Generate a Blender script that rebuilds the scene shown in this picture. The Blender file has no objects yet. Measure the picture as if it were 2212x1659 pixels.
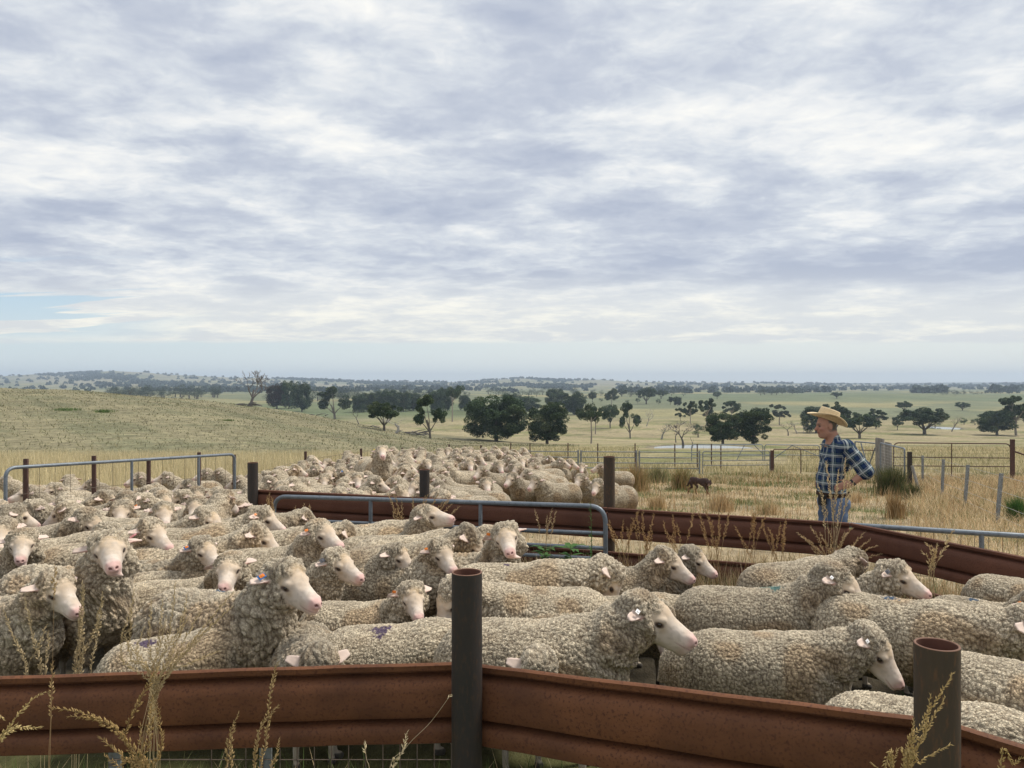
import bpy, math, random
import numpy as np
from math import radians, sin, cos, pi
random.seed(7); RNG = np.random.default_rng(7)
scene = bpy.context.scene
col = scene.collection
# ---------------------------------------------------------------- camera, world, sun, exposure
HC = 2.2            # camera height above the yard's datum
F = 1659.0          # focal length in units of a 2212 x 1659 picture
CX, CY = 1106.0, 829.5
camd = bpy.data.cameras.new("camera"); cam = bpy.data.objects.new("camera", camd); col.objects.link(cam)
camd.sensor_width = 36.0; camd.lens = 36.0 * F / 2212.0
camd.clip_start = 0.05; camd.clip_end = 40000
cam.location = (0, 0, HC); cam.rotation_euler = (radians(90), 0, 0)
scene.camera = cam
scene.view_settings.view_transform = 'Standard'; scene.view_settings.look = 'None'
scene.view_settings.gamma = 1.0; scene.view_settings.exposure = 0.17
SUN_EL, SUN_ROT = radians(56), radians(70)     # azimuth from +Y towards +X
sd = bpy.data.lights.new("sun", 'SUN'); sd.energy = 3.1; sd.angle = radians(14); sd.color = (1.0, 0.95, 0.86)
sun = bpy.data.objects.new("sun", sd); col.objects.link(sun)
import mathutils
from mathutils import Vector, Matrix, noise as mnoise
_sdir = Vector((sin(SUN_ROT)*cos(SUN_EL), cos(SUN_ROT)*cos(SUN_EL), sin(SUN_EL)))
sun.rotation_euler = _sdir.to_track_quat('Z', 'Y').to_euler()

class NT:
    """small node-tree helper"""
    def __init__(s, tree): s.t = tree; s.n = tree.nodes; s.l = tree.links
    def new(s, typ, **kw):
        nd = s.n.new(typ)
        for k, v in kw.items():
            if k == 'i':
                for kk, vv in v.items():
                    if hasattr(vv, 'is_output') or isinstance(vv, bpy.types.NodeSocket): s.l.new(vv, nd.inputs[kk])
                    else: nd.inputs[kk].default_value = vv
            else: setattr(nd, k, v)
        return nd
    def math(s, op, a, b=0.0, c=None, clamp=False):
        nd = s.n.new('ShaderNodeMath'); nd.operation = op; nd.use_clamp = clamp
        for i, v in enumerate((a, b, c)):
            if v is None: continue
            if isinstance(v, bpy.types.NodeSocket): s.l.new(v, nd.inputs[i])
            else: nd.inputs[i].default_value = v
        return nd.outputs[0]
    def mix(s, fac, a, b, typ='MIX'):
        nd = s.n.new('ShaderNodeMix'); nd.data_type = 'RGBA'; nd.blend_type = typ
        for idx, v in ((0, fac), (6, a), (7, b)):
            if isinstance(v, bpy.types.NodeSocket): s.l.new(v, nd.inputs[idx])
            else: nd.inputs[idx].default_value = v if idx == 0 else (tuple(v) + (1,))[:4]
        return nd.outputs[2]
    def ramp(s, fac, stops):
        nd = s.n.new('ShaderNodeValToRGB'); s.l.new(fac, nd.inputs[0]); cr = nd.color_ramp
        while len(cr.elements) < len(stops): cr.elements.new(0.5)
        for e, (p, c) in zip(cr.elements, stops):
            e.position = p; e.color = (tuple(c) + (1,))[:4] if hasattr(c, '__len__') else (c, c, c, 1)
        return nd.outputs[0]
    def maprange(s, v, a, b, c=0.0, d=1.0, smooth=True):
        nd = s.n.new('ShaderNodeMapRange'); nd.interpolation_type = 'SMOOTHSTEP' if smooth else 'LINEAR'
        s.l.new(v, nd.inputs[0])
        for i, x in enumerate((a, b, c, d)): nd.inputs[i+1].default_value = x
        return nd.outputs[0]
    def noise(s, vec, scale, detail=4, rough=0.55, dist=0.0, out='Fac'):
        nd = s.n.new('ShaderNodeTexNoise'); s.l.new(vec, nd.inputs['Vector'])
        nd.inputs['Scale'].default_value = scale; nd.inputs['Detail'].default_value = detail
        nd.inputs['Roughness'].default_value = rough; nd.inputs['Distortion'].default_value = dist
        return nd.outputs[out]
    def mapping(s, vec, scale=(1,1,1), loc=(0,0,0), rot=(0,0,0)):
        nd = s.n.new('ShaderNodeMapping'); s.l.new(vec, nd.inputs[0])
        nd.inputs['Scale'].default_value = scale; nd.inputs['Location'].default_value = loc; nd.inputs['Rotation'].default_value = rot
        return nd.outputs[0]

# ---- world: Nishita sky behind a broken sheet of altocumulus
world = bpy.data.worlds.new("World"); scene.world = world; world.use_nodes = True
W = NT(world.node_tree); W.n.clear()
def build_world():
    S = 0.10
    out = W.new('ShaderNodeOutputWorld'); bg = W.new('ShaderNodeBackground'); bg.inputs[1].default_value = S
    W.l.new(bg.outputs[0], out.inputs[0])
    sky = W.new('ShaderNodeTexSky', sky_type='NISHITA', sun_disc=False, sun_elevation=SUN_EL, sun_rotation=SUN_ROT)
    sky.altitude = 500; sky.dust_density = 2.0
    tc = W.new('ShaderNodeTexCoord'); sep = W.new('ShaderNodeSeparateXYZ', i={0: tc.outputs['Generated']})
    x, y, z = sep.outputs
    zz = W.math('ADD', W.math('MAXIMUM', z, 0.0), 0.12)
    px = W.math('DIVIDE', x, zz); py = W.math('DIVIDE', y, zz)
    cmb = W.new('ShaderNodeCombineXYZ', i={0: px, 1: py, 2: 3.7}); P = cmb.outputs[0]
    big = W.noise(W.mapping(P, (.75, 1.15, 1), (3.1, .4, 0)), 1.0, 5, 0.5, 0.3)
    med = W.noise(W.mapping(P, (.88, 1.02, 1), (1.3, 5.2, 0), (0, 0, .12)), 2.5, 8, 0.60, 0.25)
    fin = W.noise(W.mapping(P, (.9, 1.0, 1), (8.3, 2.2, 0)), 9, 8, 0.62, 0.5)
    ux_ = W.math('DIVIDE', x, W.math('MAXIMUM', y, 0.05))
    wn = W.noise(W.mapping(P, (.8, 1.1, 1)), 2.4, 5, .6, 0, 'Color')
    wv = W.new('ShaderNodeVectorMath', operation='MULTIPLY_ADD', i={0: wn, 1: (.75, .75, 0), 2: W.mapping(P, (.9, 1.0, 1), (2.2, 7.1, 0))})
    vo = W.new('ShaderNodeTexVoronoi', feature='SMOOTH_F1'); W.l.new(wv.outputs[0], vo.inputs['Vector']); vo.inputs['Scale'].default_value = 2.8; vo.inputs['Smoothness'].default_value = .6
    cell = W.maprange(vo.outputs['Distance'], .12, .62, .66, .36)
    n = W.math('ADD', W.math('ADD', W.math('MULTIPLY', big, .30), W.math('MULTIPLY', med, .48)), W.math('ADD', W.math('MULTIPLY', fin, .24), W.math('MULTIPLY_ADD', W.math('SUBTRACT', cell, .42), .34, .045)))
    t = W.math('DIVIDE', z, W.math('MAXIMUM', y, 0.05))        # tangent of the elevation ahead
    ux = W.math('DIVIDE', x, W.math('MAXIMUM', y, 0.05))
    n = W.math('ADD', n, W.maprange(ux_, -.4, .6, .012, .032))
    # brighter and thinner towards the horizon
    hb = W.maprange(t, .03, .16, 0.11, 0.0)
    n = W.math('SUBTRACT', n, hb)
    n = W.math('ADD', n, W.math('MULTIPLY', W.maprange(t, .105, .15), W.math('MULTIPLY', W.maprange(t, .30, .15), .07)))
    k = 1.0 / S
    c = W.ramp(n, [(0.44, (.94, .925, .875)), (0.51, (.81, .82, .82)), (0.575, (.655, .69, .735)), (0.64, (.53, .57, .65)), (0.74, (.42, .465, .57))])
    cc = W.mix(W.maprange(t, .165, .075), c, W.mix(W.maprange(n, .36, .56), (.97, .94, .83), (.72, .735, .73)))
    clear = W.ramp(W.math('MULTIPLY', W.math('ADD', t, 0.0), 4.0), [(0.0, (.86, .875, .82)), (0.22, (.70, .775, .765)), (0.5, (.44, .61, .75)), (1.0, (.30, .48, .72))])
    clear = W.mix(W.maprange(ux, -.65, .5), W.mix(0.25, clear, (.52, .68, .76)), W.mix(0.5, clear, (.88, .87, .78)))
    # cloud cover: full above, ends in a ragged edge at t = .053, holes low on the left
    edge = W.math('ADD', t, W.math('MULTIPLY', W.math('SUBTRACT', med, .5), .012))
    cov = W.maprange(edge, .051, .058)
    hole = W.noise(W.mapping(P, (.45, 1.9, 1), (.9, 2.1, 0)), 1.3, 6, .55, .4)
    hz = W.math('MULTIPLY', W.maprange(ux, -.36, -.60), W.math('MULTIPLY', W.maprange(t, .17, .145), W.maprange(t, .045, .07)))
    hm = W.math('MULTIPLY', W.maprange(hole, .485, .525), hz)
    cov = W.math('MULTIPLY', cov, W.math('SUBTRACT', 1.0, W.math('MULTIPLY', hm, .95)))
    fullc = W.mix(cov, clear, cc)
    sc = W.new('ShaderNodeVectorMath', operation='SCALE', i={0: fullc, 'Scale': k})
    W.l.new(W.mix(0.04, sc.outputs[0], sky.outputs[0]), bg.inputs[0])
build_world()

# ---------------------------------------------------------------- object helpers
def tag(o, label=None, cat=None, group=None, kind=None):
    if label: o['label'] = label
    if cat: o['category'] = cat
    if group: o['group'] = group
    if kind: o['kind'] = kind
    return o
def empty(name, loc=(0,0,0), rz=0.0):
    o = bpy.data.objects.new(name, None); o.empty_display_size = .2; col.objects.link(o); o.location = loc; o.rotation_euler = (0,0,rz); return o
def link(name, me, parent=None, mats=()):
    for m in mats:
        if m.name not in [x.name for x in me.materials if x]: me.materials.append(m)
    o = bpy.data.objects.new(name, me); col.objects.link(o)
    if parent: o.parent = parent
    return o
def npmesh(name, V, Fq, smooth=True, colors=None, midx=None):
    """V (n,3); Fq (m,k) with k = 3 or 4, or a list of such arrays"""
    me = bpy.data.meshes.new(name)
    V = np.ascontiguousarray(V, dtype=np.float32)
    if not isinstance(Fq, (list, tuple)): Fq = [Fq]
    Fq = [np.asarray(f, dtype=np.int32) for f in Fq if len(f)]
    me.vertices.add(len(V)); me.vertices.foreach_set('co', V.ravel())
    idx = np.concatenate([f.ravel() for f in Fq]); tot = np.concatenate([np.full(len(f), f.shape[1], np.int32) for f in Fq])
    st = np.concatenate([[0], np.cumsum(tot)[:-1]]).astype(np.int32)
    me.loops.add(len(idx)); me.loops.foreach_set('vertex_index', idx)
    me.polygons.add(len(tot)); me.polygons.foreach_set('loop_start', st); me.polygons.foreach_set('loop_total', tot)
    if midx is not None: me.polygons.foreach_set('material_index', np.asarray(midx, dtype=np.int32))
    me.update(calc_edges=True)
    if smooth: me.polygons.foreach_set('use_smooth', np.ones(len(tot), bool))
    if colors is not None:
        a = me.color_attributes.new('col', 'FLOAT_COLOR', 'POINT')
        c4 = np.ones((len(V), 4), np.float32); c4[:, :3] = colors; a.data.foreach_set('color', c4.ravel())
    return me
class MB:
    """collects simple solids; build() makes one mesh object"""
    def __init__(s): s.v = []; s.f = []; s.n = 0
    def add(s, V, Fs):
        V = np.asarray(V, float); s.v.append(V)
        for f in Fs: s.f.append([int(i) + s.n for i in f])
        s.n += len(V)
    def box(s, c, size, R=None):
        x, y, z = [q / 2 for q in size]
        V = np.array([(-x,-y,-z),(x,-y,-z),(x,y,-z),(-x,y,-z),(-x,-y,z),(x,-y,z),(x,y,z),(-x,y,z)])
        if R is not None: V = V @ np.array(R).T
        s.add(V + np.array(c), [(0,3,2,1),(4,5,6,7),(0,1,5,4),(1,2,6,5),(2,3,7,6),(3,0,4,7)])
    def tube(s, pts, r, n=10, cap=True):
        pts = [np.array(p, float) for p in pts]; m = len(pts)
        rr = [r] * m if not hasattr(r, '__len__') else list(r)
        V = []; up = None
        for i in range(m):
            d = pts[min(i+1, m-1)] - pts[max(i-1, 0)]; d = d / (np.linalg.norm(d) + 1e-9)
            if up is None:
                up = np.array((0,0,1.)) if abs(d[2]) < .9 else np.array((1.,0,0))
            a = np.cross(d, up); a /= np.linalg.norm(a) + 1e-9; b = np.cross(a, d); up = b
            for k in range(n):
                th = 2*pi*k/n; V.append(pts[i] + rr[i]*(cos(th)*a + sin(th)*b))
        Fs = []
        for i in range(m-1):
            for k in range(n):
                k2 = (k+1) % n; Fs.append((i*n+k, i*n+k2, (i+1)*n+k2, (i+1)*n+k))
        if cap: Fs.append(tuple(range(n))[::-1]); Fs.append(tuple((m-1)*n + k for k in range(n)))
        s.add(V, Fs)
    def mesh(s, name, smooth=False):
        me = bpy.data.meshes.new(name)
        me.from_pydata([tuple(p) for p in np.concatenate(s.v)], [], s.f); me.update()
        if smooth:
            me.polygons.foreach_set('use_smooth', np.ones(len(me.polygons), bool))
            try: me.set_sharp_from_angle(angle=radians(40))
            except Exception: pass
        return me
    def build(s, name, mat, parent=None, smooth=True):
        return link(name, s.mesh(name, smooth), parent, (mat,))
def fillet(pts, r, n=6):
    """round the corners of a polyline"""
    pts = [np.array(p, float) for p in pts]; out = [pts[0]]
    for i in range(1, len(pts)-1):
        a, b, c = pts[i-1], pts[i], pts[i+1]
        u = (a-b)/np.linalg.norm(a-b); v = (c-b)/np.linalg.norm(c-b)
        for k in range(n+1):
            t = k/n; p = b + u*r*(1-t)**2 + v*r*t**2; out.append(p)
    out.append(pts[-1]); return out

# ---------------------------------------------------------------- materials
def pmat(name, base, rough=0.8, metal=0.0, spec=0.3):
    m = bpy.data.materials.new(name); m.use_nodes = True; T = NT(m.node_tree)
    b = m.node_tree.nodes['Principled BSDF']
    b.inputs['Base Color'].default_value = (*base, 1); b.inputs['Roughness'].default_value = rough
    b.inputs['Metallic'].default_value = metal; b.inputs['Specular IOR Level'].default_value = spec
    return m, T, b
def noisy(name, c1, c2, scale=8, rough=0.8, bump=0.0, metal=0.0, detail=6, c3=None, scale2=60, spec=.3, stretch=(1,1,1)):
    m, T, b = pmat(name, c1, rough, metal, spec)
    tc = T.new('ShaderNodeTexCoord'); P = T.mapping(tc.outputs['Object'], stretch)
    n = T.noise(P, scale, detail, .6)
    cc = T.ramp(n, [(0.35, c1), (0.65, c2)])
    n2 = T.noise(P, scale2, 4, .6)
    if c3 is not None: cc = T.mix(T.maprange(n2, .5, .68), cc, c3)
    T.l.new(cc, b.inputs['Base Color'])
    if bump:
        bp = T.new('ShaderNodeBump', i={'Height': n2, 'Strength': bump, 'Distance': .004}); T.l.new(bp.outputs[0], b.inputs['Normal'])
    return m
def colmat(name, rough=.85, var=.25, spec=.2, nscale=3.0, trans=0.0, objvar=0.0):
    """colour comes from the mesh's own 'col' attribute, varied by noise"""
    m, T, b = pmat(name, (.5,.5,.5), rough, 0, spec)
    at = T.new('ShaderNodeAttribute', attribute_name='col'); tc = T.new('ShaderNodeTexCoord')
    n = T.noise(tc.outputs['Object'], nscale, 4, .6)
    f = T.maprange(n, .3, .7, 1-var, 1+var, False)
    if objvar:
        oi = T.new('ShaderNodeObjectInfo'); f = T.math('MULTIPLY', f, T.maprange(oi.outputs['Random'], 0, 1, 1-objvar, 1+objvar, False))
    vm = T.new('ShaderNodeVectorMath', operation='SCALE', i={0: at.outputs['Color'], 'Scale': f})
    T.l.new(vm.outputs[0], b.inputs['Base Color'])
    if trans:
        tr = T.new('ShaderNodeBsdfTranslucent', i={0: vm.outputs[0]}); mx = T.new('ShaderNodeMixShader', i={0: trans, 1: b.outputs[0], 2: tr.outputs[0]})
        T.l.new(mx.outputs[0], m.node_tree.nodes['Material Output'].inputs[0])
    return m
M = {}
M['rust'] = noisy('rust_steel', (.105,.043,.021), (.175,.070,.031), 3.5, .72, .35, c3=(.088,.034,.018), scale2=90, spec=.25)
M['rust_dark'] = noisy('rust_steel_dark', (.095,.040,.025), (.15,.063,.038), 2.5, .72, .3, c3=(.07,.028,.018), scale2=150, spec=.25)
M['post'] = noisy('dark_pipe', (.026,.023,.021), (.040,.030,.024), 3, .6, .25, c3=(.05,.032,.022), scale2=90, spec=.4, stretch=(1,1,.3))
M['post_brown'] = noisy('brown_pipe_post', (.055,.042,.030), (.085,.058,.036), 3, .7, .25, c3=(.11,.062,.034), scale2=70, spec=.3, stretch=(1,1,.3))
M['rim'] = noisy('rusty_cut', (.16,.08,.05), (.22,.12,.08), 20, .7)
M['inner'] = noisy('rusty_inner', (.10,.045,.03), (.14,.06,.04), 9, .8)
M['galv'] = noisy('galvanised', (.15,.175,.20), (.22,.245,.27), 7, .45, .1, metal=.35, c3=(.12,.14,.16), scale2=40, spec=.5)
M['galv_dull'] = noisy('galvanised_dull', (.20,.215,.22), (.30,.315,.315), 9, .6, .1, metal=.2, c3=(.15,.13,.11), scale2=30)
M['brown_pipe'] = noisy('brown_pipe', (.075,.042,.034), (.11,.06,.046), 9, .7, .1)
M['wire'] = noisy('rusty_wire', (.09,.07,.055), (.16,.12,.09), 30, .7)
M['wire_pale'] = noisy('pale_wire', (.34,.33,.30), (.46,.45,.41), 30, .6)
M['wood'] = noisy('weathered_wood', (.19,.175,.155), (.30,.28,.245), 6, .9, .6, c3=(.10,.09,.08), scale2=24, stretch=(3,3,.25))
M['leaf'] = colmat('tree_foliage', .75, .3, .15, .35, trans=.15, objvar=.18)
M['bark'] = colmat('tree_bark', .9, .25, .1, 1.2, objvar=.15)
M['grass'] = colmat('grass_blades', .8, .22, .12, 1.5, trans=.2)
# ---------------------------------------------------------------- terrain
GD = [0, 3, 5, 7, 8, 10, 12, 15, 18, 22, 28]; GZ = [.40, .36, .24, .15, .10, -.11, -.27, -.50, -.72, -.98, -1.32]
GL = [.40, .36, .24, .15, .10, -.11, -.24, -.41, -.50, -.58, -.88]     # the same on the left, where the ground leans up to the hill
VD = [28, 35, 45, 60, 80, 100, 150, 200, 240, 270, 350, 500, 700, 850, 1500]
VT = [.1257, .1095, .0960, .0865, .0835, .0812, .0783, .0752, .0700, .0640, .0475, .0310, .0200, .0145, .0088]
CRX = [-700, 0, 200, 400, 560, 700, 800, 900, 1000, 1100, 1250, 1500]
CRY = [826, 838, 847, 861, 879, 903, 922, 942, 953, 958, 959, 959.5]
RGX = [-900, -300, 0, 60, 130, 200, 245, 310, 350, 450, 520, 600, 700, 800, 900, 1000, 1050, 1130, 1200, 1300, 1350, 1500, 1600, 1750, 1900, 2212, 3200]
RGY = [815, 812, 813, 809, 808, 804, 801, 804, 808, 813, 816, 818, 821, 823, 824, 826, 821, 817, 821, 820, 824, 826.5, 826.5, 829, 831, 830, 827]
R2X = [-900, 0, 1400, 1700, 1900, 2100, 2300, 3200]; R2Y = [828, 828, 829, 827, 827, 826, 825, 824]
def fbm(x, y, s):
    return (np.sin(x*s*1.3+.7)*np.cos(y*s*1.1+1.9) + .5*np.sin(x*s*2.7+y*s*1.9+2.1) + .25*np.cos(x*s*5.3-y*s*4.7+.3)) / 1.75
def sstep(a, b, x):
    t = np.clip((x-a)/(b-a), 0, 1); return t*t*(3-2*t)
POND_A = (13.6*1.9, 85.0)  # placeholder, replaced below
def vxy_z(vx, d, xx, yy):
    d = np.asarray(d, float); vx = np.broadcast_to(vx, d.shape).astype(float)
    wl = sstep(1330, 1080, vx); z = np.interp(d, GD, GZ)*(1-wl) + np.interp(d, GD, GL)*wl
    tv = np.interp(np.log(np.maximum(d, 28)), np.log(VD), VT)
    # far hills
    ridge = (CY - np.interp(vx, RGX, RGY)) / F
    f = np.clip((np.log(np.maximum(d, 1)) - math.log(1500)) / (math.log(3500) - math.log(1500)), 0, 1)
    tv = np.where(d > 1500, .0088*(1-f**1.2) + (-ridge)*f**1.2, tv)
    zv = HC - tv*d
    zv = zv + np.where((d > 300), fbm(xx, yy, 1/130.)*np.clip((d-300)/600, 0, 1)*np.clip(d/1500, .3, 1)*2.2, 0) * np.clip((3600-d)/800, 0.1, 1)
    back = HC + (CY - np.interp(vx, R2X, R2Y))/F*5500
    zr = HC + ridge*3500
    zv = np.where(d > 3500, zr + (-20 - zr)*sstep(3500, 4200, d), zv)
    zv = np.where(d > 4200, -20 + (back+20)*sstep(4200, 5500, d) - (back+20)*sstep(5500, 6300, d), zv)
    kz = sstep(26, 37, d); z = np.where(d > 37, zv, z*(1-kz) + zv*kz)
    # the near hill on the left
    tc = -(CY - np.interp(vx, CRX, CRY)) / F
    fh = np.clip((np.log(np.maximum(d, 1)) - math.log(35)) / (math.log(140) - math.log(35)), 0, 1)
    th = tc + (.1045 - tc) * (1-fh)**1.7
    zh = HC - th*d
    zc = HC - tc*140
    wv = sstep(140, 240, d)
    zh = np.where(d > 140, zc*(1-wv) + zv*wv - (d-140)*.03*(1-wv), zh)
    w = sstep(1250, 1000, vx) * sstep(28, 40, d)
    z = z*(1-w) + zh*w
    z = z + .03*fbm(xx, yy, 1.1)*np.clip((d-9)/10, 0, 1)*np.clip((300-d)/100, 0, 1) + .25*fbm(xx, yy, 1/9.)*sstep(45, 80, d)*np.clip((300-d)/100, 0, 1)*sstep(1250,1000,vx)
    return z
PONDS = []
def ground(x, y):
    x = np.asarray(x, float); y = np.asarray(y, float); r = np.hypot(x, y)
    c = np.maximum(y / np.maximum(r, 1e-6), .62); d = np.maximum(r*c, .01)
    s = np.where(y > 0, x/np.maximum(r, 1e-6), np.sign(x)*.9)
    vx = CX + F*np.clip(s/c, -1.1, 1.1)
    z = vxy_z(vx, d, x, y)
    for (px, py, rx, ry, pz) in PONDS:
        q = np.sqrt(((x-px)/rx)**2 + ((y-py)/ry)**2)
        k = sstep(2.1, 1.15, q); z = z*(1-k) + (pz + .35*(q-1.0)*1.2)*k
    return z
def gz(x, y): return float(ground(np.array([x]), np.array([y]))[0])
def U(vx, vy, d): return np.array(((vx-CX)/F*d, d, HC - (vy-CY)/F*d))     # point at distance d on a line of sight
_DG = np.concatenate([np.linspace(2, 40, 400), np.geomspace(40, 6000, 900)[1:]])
def on_ground(vx, vy, dmin=2.0, h=0.0):
    """first visible ground point (raised by h) on the line of sight"""
    t = (vy-CY)/F; x = (vx-CX)/F*_DG; z = ground(x, _DG) + h
    ok = (z >= HC - t*_DG) & (_DG >= dmin)
    if not ok.any():
        k = np.argmin(np.where(_DG > dmin, np.abs(z - (HC - t*_DG))/_DG, 9))
    else: k = int(np.argmax(ok))
    if k > 0 and ok.any() and _DG[k-1] >= dmin:
        e0 = z[k-1]-(HC-t*_DG[k-1]); e1 = z[k]-(HC-t*_DG[k]); f = -e0/(e1-e0+1e-12); d = _DG[k-1] + f*(_DG[k]-_DG[k-1])
    else: d = _DG[k]
    return np.array(((vx-CX)/F*d, d, gz((vx-CX)/F*d, d)))
def pond(vx, vy, rx, ry):
    p = on_ground(vx, vy, 45); PONDS.append((p[0], p[1], rx, ry, p[2]-.02*ry))
pond(1520, 966.5, 5.6, 4.2)
pond(2036, 923.5, 6.6, 10.0)
def build_terrain():
    az = np.concatenate([np.linspace(-180, -48, 60, endpoint=False), np.linspace(-48, 48, 640, endpoint=False), np.linspace(48, 180, 60, endpoint=False)])
    az = np.radians(az); rr = np.concatenate([[0.0], np.geomspace(.6, 60, 150), np.geomspace(60, 300, 90)[1:], np.geomspace(300, 6600, 140)[1:]])
    A, R = np.meshgrid(az, rr); X = R*np.sin(A); Y = R*np.cos(A); Z = ground(X, Y)
    nA, nR = len(az), len(rr)
    i = np.arange(nR-1)[:, None]*nA; j = np.arange(nA)[None, :]; j2 = (j+1) % nA
    Fq = np.stack([i+j, i+j2, i+nA+j2, i+nA+j], -1).reshape(-1, 4)
    # zones -> colours
    D = R*np.maximum(np.cos(A), .62); VX = CX + F*np.clip(np.tan(np.clip(A, -.83, .83)), -1.1, 1.1)
    def C(*c): return np.array(c)[None, None, :]
    def lay(base, c, w): return base*(1-w[..., None]) + C(*c)*w[..., None]
    yard = np.broadcast_to(C(.34,.27,.17), X.shape+(3,)).copy()
    g = yard
    gp = sstep(.25, .7, fbm(X+3, Y*1.4, .9) + .3*fbm(X, Y, 3.1)); g = lay(g, (.13,.15,.055), gp*.85)
    g = lay(g, (.055,.045,.03), sstep(.9, 1.0, np.ones_like(D)) * sstep(9.0, 7.2, D)*sstep(4.6, 3.8, X)*(Y > 0))          # trampled soil in the pens, darkened to paint in the deep shade between the sheep
    g = lay(g, (.12,.125,.04), sstep(4.5, 3.2, D))                                            # greener by the front rail
    pad = sstep(27, 31, D)
    dry = C(.30,.25,.145)*np.ones(X.shape+(1,)); dry = lay(dry, (.19,.185,.08), sstep(-.1, .6, fbm(X, Y, .08)+.4*fbm(X, Y, .31)))
    g = g*(1-pad[..., None]) + dry*pad[..., None]
    hill = sstep(1260, 980, VX)*sstep(28, 38, D)*sstep(175, 150, D)
    hc = C(.225,.20,.12)*np.ones(X.shape+(1,)); hc = lay(hc, (.16,.155,.09), sstep(-.3, .7, fbm(X, Y, .22)+.5*fbm(X, Y, .9)))
    g = g*(1-hill[..., None]) + hc*hill[..., None]
    far = sstep(300, 420, D); fc = C(.16,.172,.10)*np.ones(X.shape+(1,))
    fc = lay(fc, (.26,.235,.12), sstep(.0, .5, fbm(X, Y, .011)+.3*fbm(X, Y, .03)))
    fc = lay(fc, (.13,.155,.085), sstep(600, 680, D)*sstep(1100, 1000, D)*sstep(1250, 1450, VX)*.8)
    fc = lay(fc, (.125,.15,.075), sstep(330,420, D)*sstep(640, 560, D)*sstep(1080, 980, VX)*.9)
    fc = lay(fc, (.25,.23,.15), sstep(1500, 2300, D)*sstep(-.35, .2, fbm(X, Y, .006)))
    fc = lay(fc, (.13,.14,.09), sstep(4000, 4300, D))
    g = g*(1-far[..., None]) + fc*far[..., None]
    for (px, py, rx, ry, pz) in PONDS:
        q = np.sqrt(((X-px)/rx)**2 + ((Y-py)/ry)**2); g = lay(g, (.13,.15,.06), sstep(2.1, 1.3, q)*.5); g = lay(g, (.21,.18,.13), sstep(1.25, 1.05, q))
    me = npmesh('ground', np.stack([X, Y, Z], -1).reshape(-1, 3), Fq, colors=g.reshape(-1, 3))
    m, T, b = pmat('ground', (.3,.25,.12), .95, 0, .1)
    at = T.new('ShaderNodeAttribute', attribute_name='col'); tc = T.new('ShaderNodeTexCoord'); P = tc.outputs['Object']
    n1 = T.noise(P, .9, 6, .65); n2 = T.noise(T.mapping(P, (1, .45, 1)), 7, 5, .7); n3 = T.noise(P, .05, 5, .6)
    f = T.math('MULTIPLY', T.math('MULTIPLY', T.maprange(n1, .3, .7, .62, 1.38, False), T.maprange(n2, .3, .7, .6, 1.4, False)), T.maprange(n3, .35, .65, .85, 1.15, False))
    vm = T.new('ShaderNodeVectorMath', operation='SCALE', i={0: at.outputs['Color'], 'Scale': f})
    T.l.new(vm.outputs[0], b.inputs['Base Color'])
    bp = T.new('ShaderNodeBump', i={'Height': n2, 'Strength': .6, 'Distance': .08}); T.l.new(bp.outputs[0], b.inputs['Normal'])
    tag(link('ground', me, None, (m,)), kind='structure')
    wm, T, b = pmat('pond_water', (.10,.12,.11), .06, 0, .8)
    tc = T.new('ShaderNodeTexCoord'); bp = T.new('ShaderNodeBump', i={'Height': T.noise(tc.outputs['Object'], 3, 3, .5), 'Strength': .04, 'Distance': .02}); T.l.new(bp.outputs[0], b.inputs['Normal'])
    for (px, py, rx, ry, pz) in PONDS:
        n = 48; V = [(px, py, pz)] + [(px+rx*1.12*cos(2*pi*k/n)*(1+.05*sin(5*2*pi*k/n)), py+ry*1.12*sin(2*pi*k/n), pz) for k in range(n)]
        me = npmesh('pond_water', np.array(V), np.array([(0, 1+k, 1+(k+1) % n) for k in range(n)]), False)
        tag(link('pond_water', me, None, (wm,)), kind='structure')
build_terrain()
# ---------------------------------------------------------------- trees
def leaves_mesh(name, centers, radii, nper, size, cols, flat=.8, seed=0):
    """many leaf-sized faces gathered in clumps"""
    r = np.random.default_rng(seed); n = len(centers); N = n*nper
    c = np.repeat(np.array(centers, float), nper, 0); R = np.repeat(np.array(radii, float), nper)
    u = r.normal(size=(N, 3)); u /= np.linalg.norm(u, axis=1)[:, None]
    p = c + u * (R * r.uniform(.35, 1.0, N)**.6)[:, None] * np.array((1, 1, flat))
    a = r.normal(size=(N, 3)); a /= np.linalg.norm(a, axis=1)[:, None]; b = np.cross(a, r.normal(size=(N, 3))); b /= np.linalg.norm(b, axis=1)[:, None]
    s = (size * r.uniform(.6, 1.4, N))[:, None]
    V = np.stack([p - a*s*.5, p + b*s*.33, p + a*s*.5, p - b*s*.33], 1).reshape(-1, 3)
    Fq = np.arange(4*N).reshape(-1, 4)
    cl = np.repeat(r.integers(0, len(cols), n), nper); mixv = r.uniform(.75, 1.25, (N, 1))
    C = np.array(cols)[cl]*mixv; C = np.repeat(C, 4, 0)
    return npmesh(name, V, Fq, False, C)
def limb_tubes(mb, base, tips, r0, fork=.4, wob=.05, rnd=random):
    base = np.array(base, float)
    for t in tips:
        t = np.array(t, float); L = np.linalg.norm(t-base)
        pts = [base + (t-base)*k/5 + np.array([rnd.uniform(-1, 1)*wob*L*(k/5), rnd.uniform(-1, 1)*wob*L*(k/5), 0]) for k in range(6)]
        mb.tube(pts, [r0*(1-.78*k/5) for k in range(6)], 6)
def mkcol(me, c):
    a = me.color_attributes.new('col', 'FLOAT_COLOR', 'POINT'); n = len(me.vertices)
    c4 = np.ones((n, 4), np.float32); c4[:, :3] = c; a.data.foreach_set('color', c4.ravel()); return me
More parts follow.
